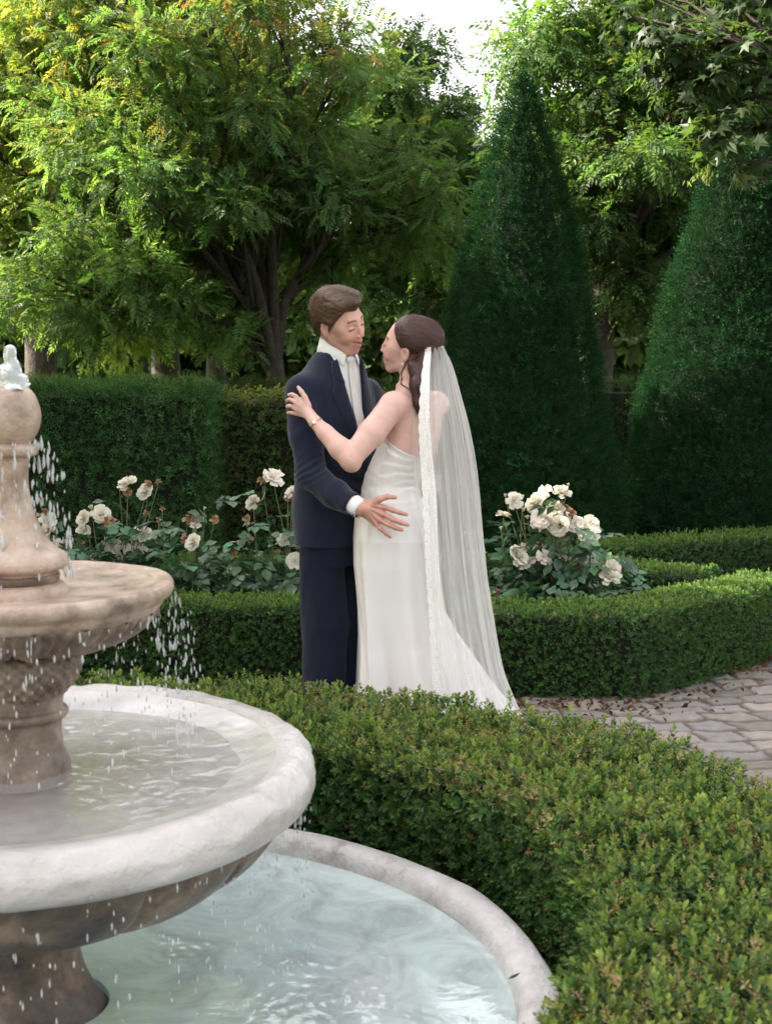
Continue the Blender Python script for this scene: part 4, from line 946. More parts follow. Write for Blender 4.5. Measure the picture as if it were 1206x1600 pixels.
def hair_strands(V, F, dirf, n, L, wid, cols, lift=.002, keep=None, seed=0, steps=9, wave=.0):
    r = np.random.default_rng(seed); bv = BVHTree.FromPolygons(V.tolist(), F.tolist()); mb = MB(); ids = r.integers(0, len(V), n * 3); got = 0
    Vs = []; Fs = []; Cs = []; off = 0
    for i in ids:
        p = Vector(V[i]); 
        if keep is not None and not keep(V[i]): continue
        got += 1
        if got > n: break
        pts = []; nrm = []; prev = None; lf = lift * (.3 + 1.4 * r.random()); jit = r.normal(size=3) * .09; ll = L * r.uniform(.6, 1.2)
        for s in range(steps):
            loc, nn, _, _ = bv.find_nearest(p)
            if loc is None: break
            nn = np.array(nn); q = np.array(loc); u = s / (steps - 1)
            pts.append(q + nn * lf * (math.sin(pi * min(1, .15 + u * .85)) * 1.0)); nrm.append(nn)
            d = unit(dirf(q) + jit); d = unit(d - nn * (d @ nn)); 
            if wave: d = unit(d + wave * math.sin(u * 9 + i) * np.cross(nn, d))
            p = Vector(q + d * ll / steps)
        if len(pts) < 3: continue
        pts = np.array(pts); nrm = np.array(nrm); t = unit(np.gradient(pts, axis=0)); sd = unit(np.cross(t, nrm)); m = len(pts)
        ww = wid * np.interp(np.linspace(0, 1, m), [0, .2, .7, 1], [.4, 1, .9, .15])[:, None]
        v = np.stack([pts - sd * ww, pts + nrm * ww * .5, pts + sd * ww], 1).reshape(-1, 3); a = np.arange(m - 1)[:, None] * 3
        f = np.concatenate([np.stack([a[:, 0] + k, a[:, 0] + k + 1, a[:, 0] + k + 4, a[:, 0] + k + 3], 1) for k in (0, 1)]) + off
        Vs.append(v); Fs.append(f); off += len(v); Cs.append(np.tile(cols * np.exp(r.normal() * .22 + .45 * math.sin(V[i] @ np.array([210., 160., 330.]) + 2 * math.sin(V[i] @ np.array([60., 90., 40.])))) * (1 + r.normal(size=3) * .05), (len(v), 1)))
    mb.add(np.concatenate(Vs), np.concatenate(Fs), np.concatenate(Cs)); return mb
SKIN_M = np.array([.64, .375, .30]); SKIN_F = np.array([.69, .435, .375])
M['skin'] = principled('skin', rough=.48, spec=.4, attr=True, sss=.12, bump=(90, .12, .002), noise=(60, [(.3, (.93, .90, .90)), (.7, (1, 1, 1))]))
M['hair'] = principled('hair', rough=.33, spec=.5, attr=True)
M['suit'] = principled('navy_wool', rough=.85, spec=.25, sheen=.15, noise=(260, [(.3, (.0044, .0062, .018)), (.7, (.0102, .0142, .037))], 3), bump=[(400, .25, .001), (17, .5, .006)])
M['suit2'] = principled('navy_wool_trousers', rough=.85, spec=.2, sheen=.05, noise=(260, [(.3, (.0050, .0062, .016)), (.7, (.0108, .0135, .034))], 3), bump=[(400, .25, .001), (8, .3, .006)])
M['shirt'] = principled('white_cotton', (.78, .77, .76), rough=.75, sheen=.1, bump=(300, .1, .001))
M['tie'] = principled('silver_tie', rough=.5, noise=(220, [(.35, (.62, .60, .59)), (.65, (.66, .64, .63))], 2))
M['satin'] = principled('ivory_satin', (.78, .745, .725), rough=.30, spec=.5, sheen=.15, bump=(5, .12, .01))
M['gold'] = principled('gold', (.75, .50, .18), rough=.25, metal=1)
M['pearl'] = principled('pearl', (.85, .82, .78), rough=.2, coat=.6)
M['button'] = principled('dark_button', (.015, .015, .02), rough=.35)
M['shoe'] = principled('black_leather', (.012, .010, .010), rough=.25, coat=.4)
def tulle(name, base, edge):
    m, nt, out = mat_base(name); tr = N(nt, 'ShaderNodeBsdfTransparent'); df = N(nt, 'ShaderNodeBsdfDiffuse'); df.inputs[0].default_value = (.90, .88, .87, 1)
    tl = N(nt, 'ShaderNodeBsdfTranslucent'); tl.inputs[0].default_value = (.88, .87, .86, 1); m1 = N(nt, 'ShaderNodeMixShader'); m1.inputs[0].default_value = .45
    nt.links.new(df.outputs[0], m1.inputs[1]); nt.links.new(tl.outputs[0], m1.inputs[2])
    lw = N(nt, 'ShaderNodeLayerWeight'); lw.inputs['Blend'].default_value = .35; mr = N(nt, 'ShaderNodeMapRange'); mr.inputs[3].default_value = base; mr.inputs[4].default_value = edge
    nt.links.new(lw.outputs['Facing'], mr.inputs[0]); mx = N(nt, 'ShaderNodeMixShader'); nt.links.new(mr.outputs[0], mx.inputs[0])
    nt.links.new(tr.outputs[0], mx.inputs[1]); nt.links.new(m1.outputs[0], mx.inputs[2]); nt.links.new(mx.outputs[0], out.inputs[0]); return m
M['tulle'] = tulle('tulle', .27, .70)
def lace():
    m, nt, out = mat_base('lace'); tr = N(nt, 'ShaderNodeBsdfTransparent'); df = N(nt, 'ShaderNodeBsdfPrincipled'); df.inputs['Base Color'].default_value = (.84, .81, .78, 1); df.inputs['Roughness'].default_value = .8
    tc = N(nt, 'ShaderNodeTexCoord'); v = N(nt, 'ShaderNodeTexVoronoi', Scale=150.0); v.feature = 'DISTANCE_TO_EDGE'; v2 = N(nt, 'ShaderNodeTexVoronoi', Scale=42.0)
    nt.links.new(tc.outputs['Object'], v.inputs['Vector']); nt.links.new(tc.outputs['Object'], v2.inputs['Vector'])
    a = N(nt, 'ShaderNodeMapRange'); a.inputs[1].default_value = .06; a.inputs[2].default_value = .16; a.inputs[3].default_value = 1; a.inputs[4].default_value = 0; nt.links.new(v.outputs['Distance'], a.inputs[0])
    w1 = N(nt, 'ShaderNodeMath', operation='MULTIPLY'); w1.inputs[1].default_value = 34; nt.links.new(v2.outputs['Distance'], w1.inputs[0]); w2 = N(nt, 'ShaderNodeMath', operation='SINE'); nt.links.new(w1.outputs[0], w2.inputs[0])
    w3 = N(nt, 'ShaderNodeMath', operation='GREATER_THAN'); w3.inputs[1].default_value = .1; nt.links.new(w2.outputs[0], w3.inputs[0])
    mxx = N(nt, 'ShaderNodeMath', operation='MAXIMUM'); nt.links.new(a.outputs[0], mxx.inputs[0]); nt.links.new(w3.outputs[0], mxx.inputs[1])
    r = N(nt, 'ShaderNodeMapRange'); r.inputs[3].default_value = .62; r.inputs[4].default_value = .95; nt.links.new(mxx.outputs[0], r.inputs[0])
    mx = N(nt, 'ShaderNodeMixShader'); nt.links.new(r.outputs[0], mx.inputs[0]); nt.links.new(tr.outputs[0], mx.inputs[1]); nt.links.new(df.outputs[0], mx.inputs[2]); nt.links.new(mx.outputs[0], out.inputs[0]); return m
M['lace'] = lace()

# ================================================================== GROOM
GY = 5.86
gf = np.array([cos(radians(42)), -sin(radians(42)), 0]); gr = np.array([gf[1], -gf[0], 0])     # forward, his right
gc = W(521, 700, GY); gx, gy = gc[0], gc[1]
groom = thing('person', 'man in a navy suit and pale tie, smiling down, one hand on the woman\'s hip', 'person', (gx, gy, 0), 'the wedding couple')
gya = radians(32.5); GH = Frame(W(529, 503, 5.80), np.array([cos(gya), -sin(gya), -.225]), roll=-20.5, sc=1.066)
neckb = np.array([gx, gy, 0]) + [.010, 0, 1.555] + gf * .006
def Gt(x, f, z): return np.array([gx, gy, 0]) + gr * x + gf * f + [0, 0, z]
def tabG(rows): return [(z, gx + gf[0] * o + lx, gy + gf[1] * o, a, b) for (z, o, lx, a, b) in rows]
JT = tabG([(.80, .0, .0, .178, .130), (.90, .0, .0, .182, .135), (1.0, .0, .0, .178, .135), (1.08, .0, 0, .168, .128), (1.15, .005, 0, .168, .130), (1.25, .01, .0, .182, .138), (1.33, .01, 0, .190, .135), (1.40, .005, .0, .188, .122), (1.465, .0, .003, .170, .110), (1.52, .0, .006, .140, .097), (1.56, .005, .008, .112, .087), (1.59, .010, .010, .090, .078), (1.62, .014, .011, .070, .068)])
sh = W(472, 611, 5.73); el = W(486, 742, 5.62); wr = W(561, 794, 5.475)
shl = Gt(-.185, 0, 1.42); ell_ = Gt(-.25, .10, 1.13); wrl = Gt(-.12, .30, 1.10)
def build_groom():
    # ---- body: head, hands and the figure under the clothes, one mesh
    mb = MB(); f = Field(GH.o - [.15, .15, .30], GH.o + [.15, .15, .15], .003)
    head_sdf(f, GH, True, neck=([neckb + [0, 0, .03], neckb + [0, 0, -.08]], [.054, .052])); add_skin(mb, f, lambda V: head_cols(V, GH, SKIN_M, True), 2)
    f = Field([gx - .3, gy - .3, .02], [gx + .33, gy + .3, 1.46], .009); f.stack(JT, gr[:2], .01, inset=.045)
    for s in (-1, 1): hp = Gt(s * .060, 0, .84); kn = Gt(s * .060, .02, .48); an = Gt(s * .064, -.01, .09); f.chain([hp, kn, an], [.062, .048, .036], .02); f.cap(an, an + gf * .13 - [0, 0, .05], .035, .03, .02)
    f.chain([sh, el], [.045, .036], .02); f.chain([shl, ell_, wrl], [.045, .036, .028], .02)
    add_skin(mb, f, lambda V: np.tile(SKIN_M, (len(V), 1)), 1)
    # right hand spread on her hip
    f = Field(W(535, 850, 5.55), W(655, 755, 5.40) + [0, 0, 0], .0022) if False else Field([W(530, 700, 5.5)[0], 5.36, W(600, 850, 5.5)[2]], [W(650, 700, 5.5)[0], 5.62, W(600, 755, 5.5)[2]], .0022)
    hd = lambda px, py, Y: W(px, py, Y)
    f.chain([el * .25 + wr * .75, wr, hd(571, 795, 5.462)], [.034, .029, .028], .01)
    kn = [hd(601, 793, 5.458), hd(601, 805, 5.455), hd(595, 814, 5.457), hd(587, 819, 5.462)]
    for k, q in enumerate(kn): f.cap(hd(573, 786 + k * 6, 5.465), q, .0155, .0105, .012)
    f.ell(hd(586, 800, 5.468), (.033, .0145, .034), None, .012)
    tips = [[(613, 797, 5.453), (625, 801, 5.456), (635, 804, 5.463)], [(614, 812, 5.449), (627, 817, 5.452), (637, 820, 5.460)], [(607, 820, 5.451), (618, 825, 5.455), (628, 828, 5.462)], [(594, 826, 5.458), (602, 833, 5.462), (610, 839, 5.468)]]
    for k, t in enumerate(tips):
        r0 = (.0096, .0098, .0092, .0080)[k]; f.chain([kn[k]] + [hd(*q) for q in t], [r0 * 1.08, r0, r0 * .93, r0 * .78], .004); f.ell(hd(*t[0]), (r0 * 1.12,) * 3, None, .003)
    f.chain([hd(580, 788, 5.462), hd(593, 780, 5.452), hd(605, 776, 5.450), hd(617, 777, 5.456)], [.017, .0125, .0105, .0082], .006)
    for k in range(4): f.cap(hd(576, 789 + k * 5, 5.446), kn[k] + [0, -.0095, 0], .0016, .0024, .006)     # tendons
    def hc(V):
        c = np.tile(SKIN_M * [.90, .80, .76], (len(V), 1)); 
        for t in tips:
            e = hd(*t[2]); n = np.exp(-(np.linalg.norm(V - e, axis=1) / .007) ** 2)[:, None]; c = c * (1 - .5 * n) + np.array([.60, .36, .30]) * .5 * n
        for q in kn: n = np.exp(-(np.linalg.norm(V - q - [0, -.01, 0], axis=1) / .010) ** 2)[:, None]; c = c * (1 - .3 * n) + np.array([.50, .20, .14]) * .3 * n
        return c * (1 + .06 * nz(V, 30, 4, 3))[:, None]
    add_skin(mb, f, hc, 2)
    # left hand resting on her far side
    f = Field(wrl - .16, wrl + .16, .004); f.chain([ell_ * .3 + wrl * .7, wrl, wrl + [.06, -.01, -.02]], [.032, .027, .026], .012)
    for k in range(4): b = wrl + [.055, -.01, .012 - .018 * k]; f.chain([b, b + [.035, -.012, -.008], b + [.06, -.03, -.012]], [.010, .009, .007], .004)
    f.chain([wrl + [.02, 0, .02], wrl + [.05, -.01, .045], wrl + [.075, -.02, .05]], [.013, .010, .008], .006); add_skin(mb, f, lambda V: np.tile(SKIN_M, (len(V), 1)), 1)
    mb.build('body', M['skin'], groom)
    # ---- jacket
    f = Field([gx - .38, gy - .42, .76], [gx + .36, gy + .34, 1.64], .0045)
    f.stack(JT, gr[:2], .01, power=2.15)
    f.ell(sh + [.03, .02, .015], (.075, .07, .055), None, .05); f.chain([sh, sh * .5 + el * .5 + [-.004, 0, 0], el, el * .5 + wr * .5 + [0, -.004, -.012], wr], [.066, .062, .056, .052, .043], .025)
    f.ell(shl, (.07, .07, .055), None, .04); f.chain([shl, ell_, wrl], [.062, .055, .040], .025)
    f.op([gx - .5, gy - .5, .7], [gx + .5, gy + .5, .815], lambda P: .838 + .010 * np.sin(P[..., 0] * 9) - P[..., 2], .004, 'and', 0.0)
    # folds: elbow, sleeve, waist pull
    ab = unit(wr - el); au = unit(el - sh)
    def folds(P):
        t1 = (P - el) @ ab; t2 = (P - el) @ au; d = np.linalg.norm(P - el, axis=-1); q = P[..., 2] * .8 + P[..., 0] * .4
        w1 = np.exp(-(d / .085) ** 2); s_ = (.0085 + .004 * nz(P, 7, 33, 2)) * w1 * (.55 - np.abs(np.sin((t1 - .8 * P[..., 2]) * pi / .036 + 2.6 * nz(P, 4, 34, 2))) ** .6)
        m_ = (sh + el) / 2; w2 = np.exp(-(np.linalg.norm(P - m_, axis=-1) / .11) ** 2); s_ = s_ + .0040 * w2 * np.sin((P @ (au * .6 + np.array([.7, 0, .1]))) * 2 * pi / .085 + 2 + 4 * nz(P, 3, 35, 2)) * .6
        m3 = (wr + el) / 2; w3 = np.exp(-(np.linalg.norm(P - m3, axis=-1) / .09) ** 2); s_ = s_ + .003 * w3 * np.sin((P @ (ab * .6 + np.array([.3, 0, .9]))) * 2 * pi / .04)
        b_ = Gt(.02, .13, 1.10); w4 = np.exp(-(np.linalg.norm(P - b_, axis=-1) / .12) ** 2); return s_ + .004 * w4 * np.sin(q * 2 * pi / .05) + .0035 * nz(P * [1, 1, .6], 4, 71, 3)
    sl = f.box([gx - .4, gy - .45, .76], [gx + .4, gy + .4, 1.5]); P_ = f.pts(sl).astype(np.float32); near = np.abs(f.d[sl]) < .03; v = np.zeros(near.shape, np.float32); v[near] = folds(P_[near].astype(float)); f.d[sl] += v; del P_
    full = Field.__new__(Field); full.__dict__.update(f.__dict__); full.d = f.d.copy()
    vz0, vz1 = 1.215, 1.55
    def vcut(P):
        q = P - np.array([gx, gy, 0]); x = q @ gr; fw = q @ gf; z = P[..., 2]; w_ = .004 + .066 * np.clip((z - vz0) / (vz1 - vz0), 0, 1.4) ** .9
        return np.maximum(np.maximum(np.abs(x - .0) - w_, vz0 - z), .02 - fw)
    f.op([gx - .3, gy - .3, 1.1], [gx + .3, gy + .3, 1.59], vcut, .003, 'sub', 0)
    def hollow(P): return full_in(P)
    # open at the neck
    f.op([gx - .3, gy - .3, 1.5], [gx + .3, gy + .3, 1.66], lambda P: P[..., 2] - 1.588, .004, 'and', 0)
    f.cap(neckb + [0, 0, -.05], neckb + [0, 0, .12], .056, .072, .004, 'sub'); f.cap(wr - ab * .004, wr + ab * .1, .05, .05, .003, 'sub')
    V, F = f.mesh(2); jk = mesh_np('jacket', V, F, M['suit'], groom)
    V2, F2 = full.mesh(1)
    # shirt: a layer just inside
    s_ = Field([gx - .2, gy - .22, 1.02], [gx + .24, gy + .2, 1.62], .004); s_.stack(JT, gr[:2], .01, power=2.1, inset=.009); s_.cap(neckb + [0, 0, .01], neckb + [0, 0, .14], .053, .053, .004, 'sub')
    V, F = s_.mesh(2); shirt = mesh_np('shirt', V, F, M['shirt'], groom)
    # draped patches: points given as (x to his right, z), marched on to the cloth
    def march(fld, x, z, off, f0=.26):
        o = np.array([gx, gy, 0]) + gr * x[:, None] + gf * f0 + np.c_[0 * x, 0 * x, z]
        for _ in range(60): o = o - gf * np.maximum(fld.sample(o) - off, -.01)[:, None] * .7
        return o + gf * np.maximum(-.02 - (o - np.array([gx, gy, 0])) @ gf, 0)[:, None]
    def patch(name, edgeA, edgeB, fld, off, thick, mat, nu=7, nv=26, par=groom, curl=0):
        A = spline(edgeA, nv); B = spline(edgeB, nv); u = np.linspace(0, 1, nu); Q = A[:, None] * (1 - u)[None, :, None] + B[:, None] * u[None, :, None]; q = Q.reshape(-1, 2)
        o1 = march(fld, q[:, 0], q[:, 1], off) + gf * (curl * np.tile(np.sin(u * pi), nv))[:, None]; o2 = march(fld, q[:, 0], q[:, 1], off + thick) + gf * (curl * np.tile(np.sin(u * pi), nv))[:, None]
        i = np.arange(nv - 1)[:, None] * nu; j = np.arange(nu - 1)[None]; Fq = np.stack([i + j, i + j + 1, i + nu + j + 1, i + nu + j], -1).reshape(-1, 4); n = len(q)
        bd = list(range(nu)) + [r * nu + nu - 1 for r in range(1, nv)] + [(nv - 1) * nu + c for c in range(nu - 2, -1, -1)] + [r * nu for r in range(nv - 2, 0, -1)]
        side = np.array([[bd[k], bd[(k + 1) % len(bd)], bd[(k + 1) % len(bd)] + n, bd[k] + n] for k in range(len(bd))])
        return mesh_np(name, np.vstack([o1, o2]), [np.vstack([Fq[:, ::-1], Fq + n, side])], mat, par)
    for s in (1, -1):
        inner = [(s * .002, 1.208), (s * .010, 1.25), (s * .024, 1.32), (s * .040, 1.40), (s * .056, 1.49), (s * .067, 1.56)]
        outer = [(s * .012, 1.214), (s * .050, 1.275), (s * .084, 1.345), (s * .112, 1.420), (s * .102, 1.45), (s * .086, 1.55)]
        patch('lapel', inner, outer, full, .003, .003, M['suit'], curl=.003)
        patch('lapel', [(s * .050, 1.465), (s * .057, 1.49), (s * .062, 1.52), (s * .066, 1.55)], [(s * .096, 1.482), (s * .098, 1.50), (s * .094, 1.52), (s * .086, 1.55)], full, .005, .003, M['suit'], nv=12, curl=.002)
    patch('pocket_square', [(-.075, 1.345), (-.085, 1.352), (-.095, 1.362)], [(-.070, 1.325), (-.085, 1.325), (-.110, 1.325)], full, .006, .003, M['shirt'], nv=8)
    # tie blade, knot
    patch('tie', [(.012, 1.535), (.016, 1.49), (.024, 1.36), (.031, 1.25), (.032, 1.18)], [(-.012, 1.535), (-.016, 1.49), (-.024, 1.36), (-.031, 1.25), (-.032, 1.18)], s_, .005, .005, M['tie'], curl=.005)
    kp = march(s_, np.array([0., 0.]), np.array([1.556, 1.522]), .006); kt = Field(kp.mean(0) - .05, kp.mean(0) + .05, .0022)
    kt.cap(kp[0] + gr * .010, kp[0] - gr * .010, .011, .011, .006); kt.cap(kp[0], kp[1], .016, .010, .008); V, F = kt.mesh(2); mesh_np('tie_knot', V, F, M['tie'], groom)
    # collar: band round the neck with two turned-down wings
    cb = MB(); m = 64; axn = unit(GH((0, -.022, -.045)) - neckb); th_ = np.linspace(-.97 * pi, .97 * pi, m)
    def ringp(a, r, z, tilt): return neckb + gf * (r * np.cos(a) * .98 + .004) + gr * (r * np.sin(a) * 1.0) + np.array([0, 0, 1.0]) * (z + tilt * (1 - np.cos(a)) * .5)
    rows = []; cc0 = neckb + gf * .006; m2 = m // 2
    def arc_(a0): h_ = np.linspace(a0, pi, m2); return np.r_[h_, -h_[::-1][1:]]
    for (r, z, a0, up, dip) in ((.0560, .000, .07, .035, 0), (.0570, .044, .07, .030, 0), (.0590, .050, .09, .030, 0), (.0630, .046, .14, .030, 0), (.0720, .022, .34, .024, .012), (.0800, .000, .55, .020, .030), (.0785, -.002, .55, .020, .030), (.0625, .038, .12, .030, 0), (.0550, .036, .07, .030, 0)):
        A_ = arc_(a0); r += .004; rows.append([cc0 + np.array([axn[0], axn[1], 0]) / axn[2] * (z + .01) * .55 + gf * (r * cos(a) + .006 * max(0, cos(a)) * (z < .01)) + gr * (r * 1.0 * sin(a)) + np.array([0, 0, z + .008 + .012 * (1 - cos(a)) * .5 + up * (1 - cos(a)) * .5 - dip * np.exp(-((abs(a) - a0) / .30) ** 2)]) for a in A_])
    m = 2 * m2 - 1
    rows = np.array(rows); nr_ = len(rows); V = rows.reshape(-1, 3); i = np.arange(nr_)[:, None]; j = np.arange(m - 1)[None]; i2 = (i + 1) % nr_
    F = np.stack([i * m + j, i * m + j + 1, i2 * m + j + 1, i2 * m + j], -1).reshape(-1, 4); mesh_np('collar', V, F, M['shirt'], groom)
    rows = []
    for (r, z, a0, dz) in ((.0810, -.030, .95, 0), (.0850, -.008, .95, 0), (.0875, -.004, .97, 0), (.0920, -.010, 1.0, 0), (.1080, -.042, 1.06, 0), (.1070, -.046, 1.06, 0), (.089, -.032, 1.0, 0)):
        A_ = arc_(a0); rows.append([cc0 + gf * (r * cos(a)) + gr * (r * sin(a)) + np.array([0, 0, z + .034 * (1 - cos(a)) * .5 - .012 * abs(sin(a)) * (r > .095) - .022 * math.exp(-((abs(a) - a0) / .45) ** 2)]) for a in A_])
    rows = np.array(rows); nr_ = len(rows); i = np.arange(nr_)[:, None]; j = np.arange(m - 1)[None]; i2 = (i + 1) % nr_
    F = np.stack([i * m + j, i * m + j + 1, i2 * m + j + 1, i2 * m + j], -1).reshape(-1, 4); mesh_np('jacket_collar', rows.reshape(-1, 3), F, M['suit'], groom)
    # cuff and buttons
    V, F = tube(np.array([wr - ab * .03, wr - ab * .004, wr + ab * .010, wr + ab * .0105, wr + ab * .0]), [.039, .0375, .0370, .0335, .0325], 28)[:2]; cf_ = mesh_np('cuff', V, F, M['shirt'], groom)
    out = unit(np.cross(ab, [0, -1, 0.])); 
    for k in range(4):
        c = wr - ab * (.012 + .014 * k) + np.array([0, -.034, -.028]); b = MB(); addtube(b, [c, c + [0, -.004, -.002]], [.0055, .005], 10); 
        nn_ = full.grad(c[None])[0]; c = c - nn_ * full.sample(c[None])[0]; b = MB(); addtube(b, [c, c + nn_ * .004], [.0055, .005], 10); b.build('button', M['button'], groom)
    # trousers
    f = Field([gx - .25, gy - .25, .04], [gx + .25, gy + .25, .92], .006)
    f.stack(tabG([(.74, .01, 0, .136, .112), (.80, .01, 0, .140, .114), (.90, .01, 0, .140, .108)]), gr[:2], .01)
    for s in (-1, 1):
        hp = Gt(s * .066, .0, .80); kn = Gt(s * .060, .028, .50); an = Gt(s * .064, -.005, .075); f.chain([hp, kn, an], [.080, .076, .080], .02); f.cap(hp + gf * .05, an + gf * .068, .02, .010, .05)
        f.cap(Gt(s * .066, -.02, .78), Gt(s * .064, -.02, .10), .076, .070, .03)
    sl = (slice(None),) * 3; P_ = f.pts(sl); f.d += (.006 * nz(P_ * [1, 1, .35], 5, 88, 3)).astype(np.float32); V, F = f.mesh(2); mesh_np('trousers', V, F, M['suit2'], groom)
    for s in (-1, 1):
        f = Field(Gt(s * .085, .06, .06) - .24, Gt(s * .085, .06, .06) + .24, .005); a = Gt(s * .085, -.06, .045); f.chain([a, a + gf * .12, a + gf * .22 - [0, 0, .008]], [.042, .043, .034], .02)
        f.op(f.lo, f.lo + f.n * f.h, lambda P: .004 - P[..., 2], .003, 'and', 0); V, F = f.mesh(1); mesh_np('shoe', V, F, M['shoe'], groom)
    # hair
    f = Field(GH.o - [.15, .15, .12], GH.o + [.15, .15, .19], .003); H = GH; g = H.sc
    f.ell(H((0, -.014, .043)), np.array((.082, .101, .086)) * g, H.R, .01); f.ell(H((0, .006, .076)), np.array((.072, .088, .056)) * g, H.R, .02)
    f.ell(H((.0, .050, .088)), np.array((.060, .046, .038)) * g, H.R, .02)
    f.cap(H((.066, .015, .03)), H((.073, .006, -.018)), .012 * g, .004, .01); f.cap(H((-.066, .015, .03)), H((-.073, .006, -.018)), .012 * g, .004, .01)
    f.ell(H((0, -.068, -.02)), np.array((.052, .024, .04)) * g, H.R, .03)
    def cut(P):
        L = H.loc(P); x, y, z = L[..., 0], L[..., 1], L[..., 2]; a = (y - .72 * z - (.020 + .010 * np.cos(x * 60))) / 1.28; b = (-.010 - z - 1.1 * np.clip(-.025 - y, 0, .045)) 
        ear = np.maximum(np.maximum(np.abs(y + .012) - .022, z - .016), .06 - np.abs(x)); return np.maximum(np.maximum(a, b), -ear) * g
    f.op(f.lo, f.lo + f.n * f.h, cut, .006, 'and', 0)
    def groove(P): L = H.loc(P); return (.0013 * np.sin((L[..., 2] * 1.0 + L[..., 0] * .8 + .35 * L[..., 1]) * 420 + 4 * nz(L, 9, 5, 2))).astype(np.float32)
    f.op(f.lo, f.lo + f.n * f.h, groove, 0, 'disp', 0)
    V, F = f.mesh(1); hb = MB(); HC = np.array([.085, .047, .028]); hb.add(V, F, HC * .75)
    def dr(q):
        L = H.loc(q); s_ = 1 if L[0] > -.02 else -1; top = np.clip((L[2] - .03) / .06, 0, 1)
        return (np.array([s_ * (.55 * top + .05), -.75, -.15 - .75 * (1 - top)])) @ H.R
    st = hair_strands(V, F, dr, 5200, .075, .0007, HC * 1.3, .0026, seed=4, wave=.10, steps=10); hb.add(st.V[0], st.F4[0], st.C[0]); st = hair_strands(V, F, dr, 260, .06, .0004, HC * 1.5, .0085, seed=14, wave=.5, steps=9); hb.add(st.V[0], st.F4[0], st.C[0]); hb.build('hair', M['hair'], groom)
build_groom()
# ================================================================== BRIDE
BY = 5.70
ba = radians(33); bf = np.array([-cos(ba), sin(ba), 0]); bl = np.array([-bf[1], bf[0], 0])       # forward, her left (towards the camera)
ha = radians(15); hf = np.array([-cos(ha), sin(ha), 0])
bride = thing('person', 'woman in an ivory strapless gown and long lace edged veil, looking up', 'person', (*W(616, 900, BY)[:2], 0), 'the wedding couple')
BH = Frame(W(640, 542, 5.71), hf + [0, 0, .22], roll=19, sc=1.05)
def row(y, cpx, a, b, Y=BY): p = W(cpx, y, Y); return (p[2], p[0], p[1], a, b)
BT = [row(600, 641, .060, .058), row(612, 645, .085, .068), row(628, 648, .135, .082), row(650, 648, .146, .092), row(684, 643, .143, .104), row(708, 634, .140, .108), row(732, 620, .130, .102), row(757, 611, .122, .099), row(778, 611, .132, .110), row(805, 613, .160, .135), row(840, 616, .178, .150), row(880, 617, .182, .152), row(930, 620, .178, .150), row(1000, 626, .180, .156), row(1075, 634, .20, .18), (0.02, W(645, 1100, BY)[0], BY, .26, .25)]
sb = W(614, 634, 5.575); eb = W(547, 717, 5.475); wb = W(492, 659, 5.555)
sbr = np.array([W(680, 632, 5.83)[0], 5.83, 1.38]); ebr = np.array([W(640, 700, 5.98)[0], 6.0, 1.22]); wbr = np.array([W(590, 640, 6.02)[0], 6.02, 1.40])
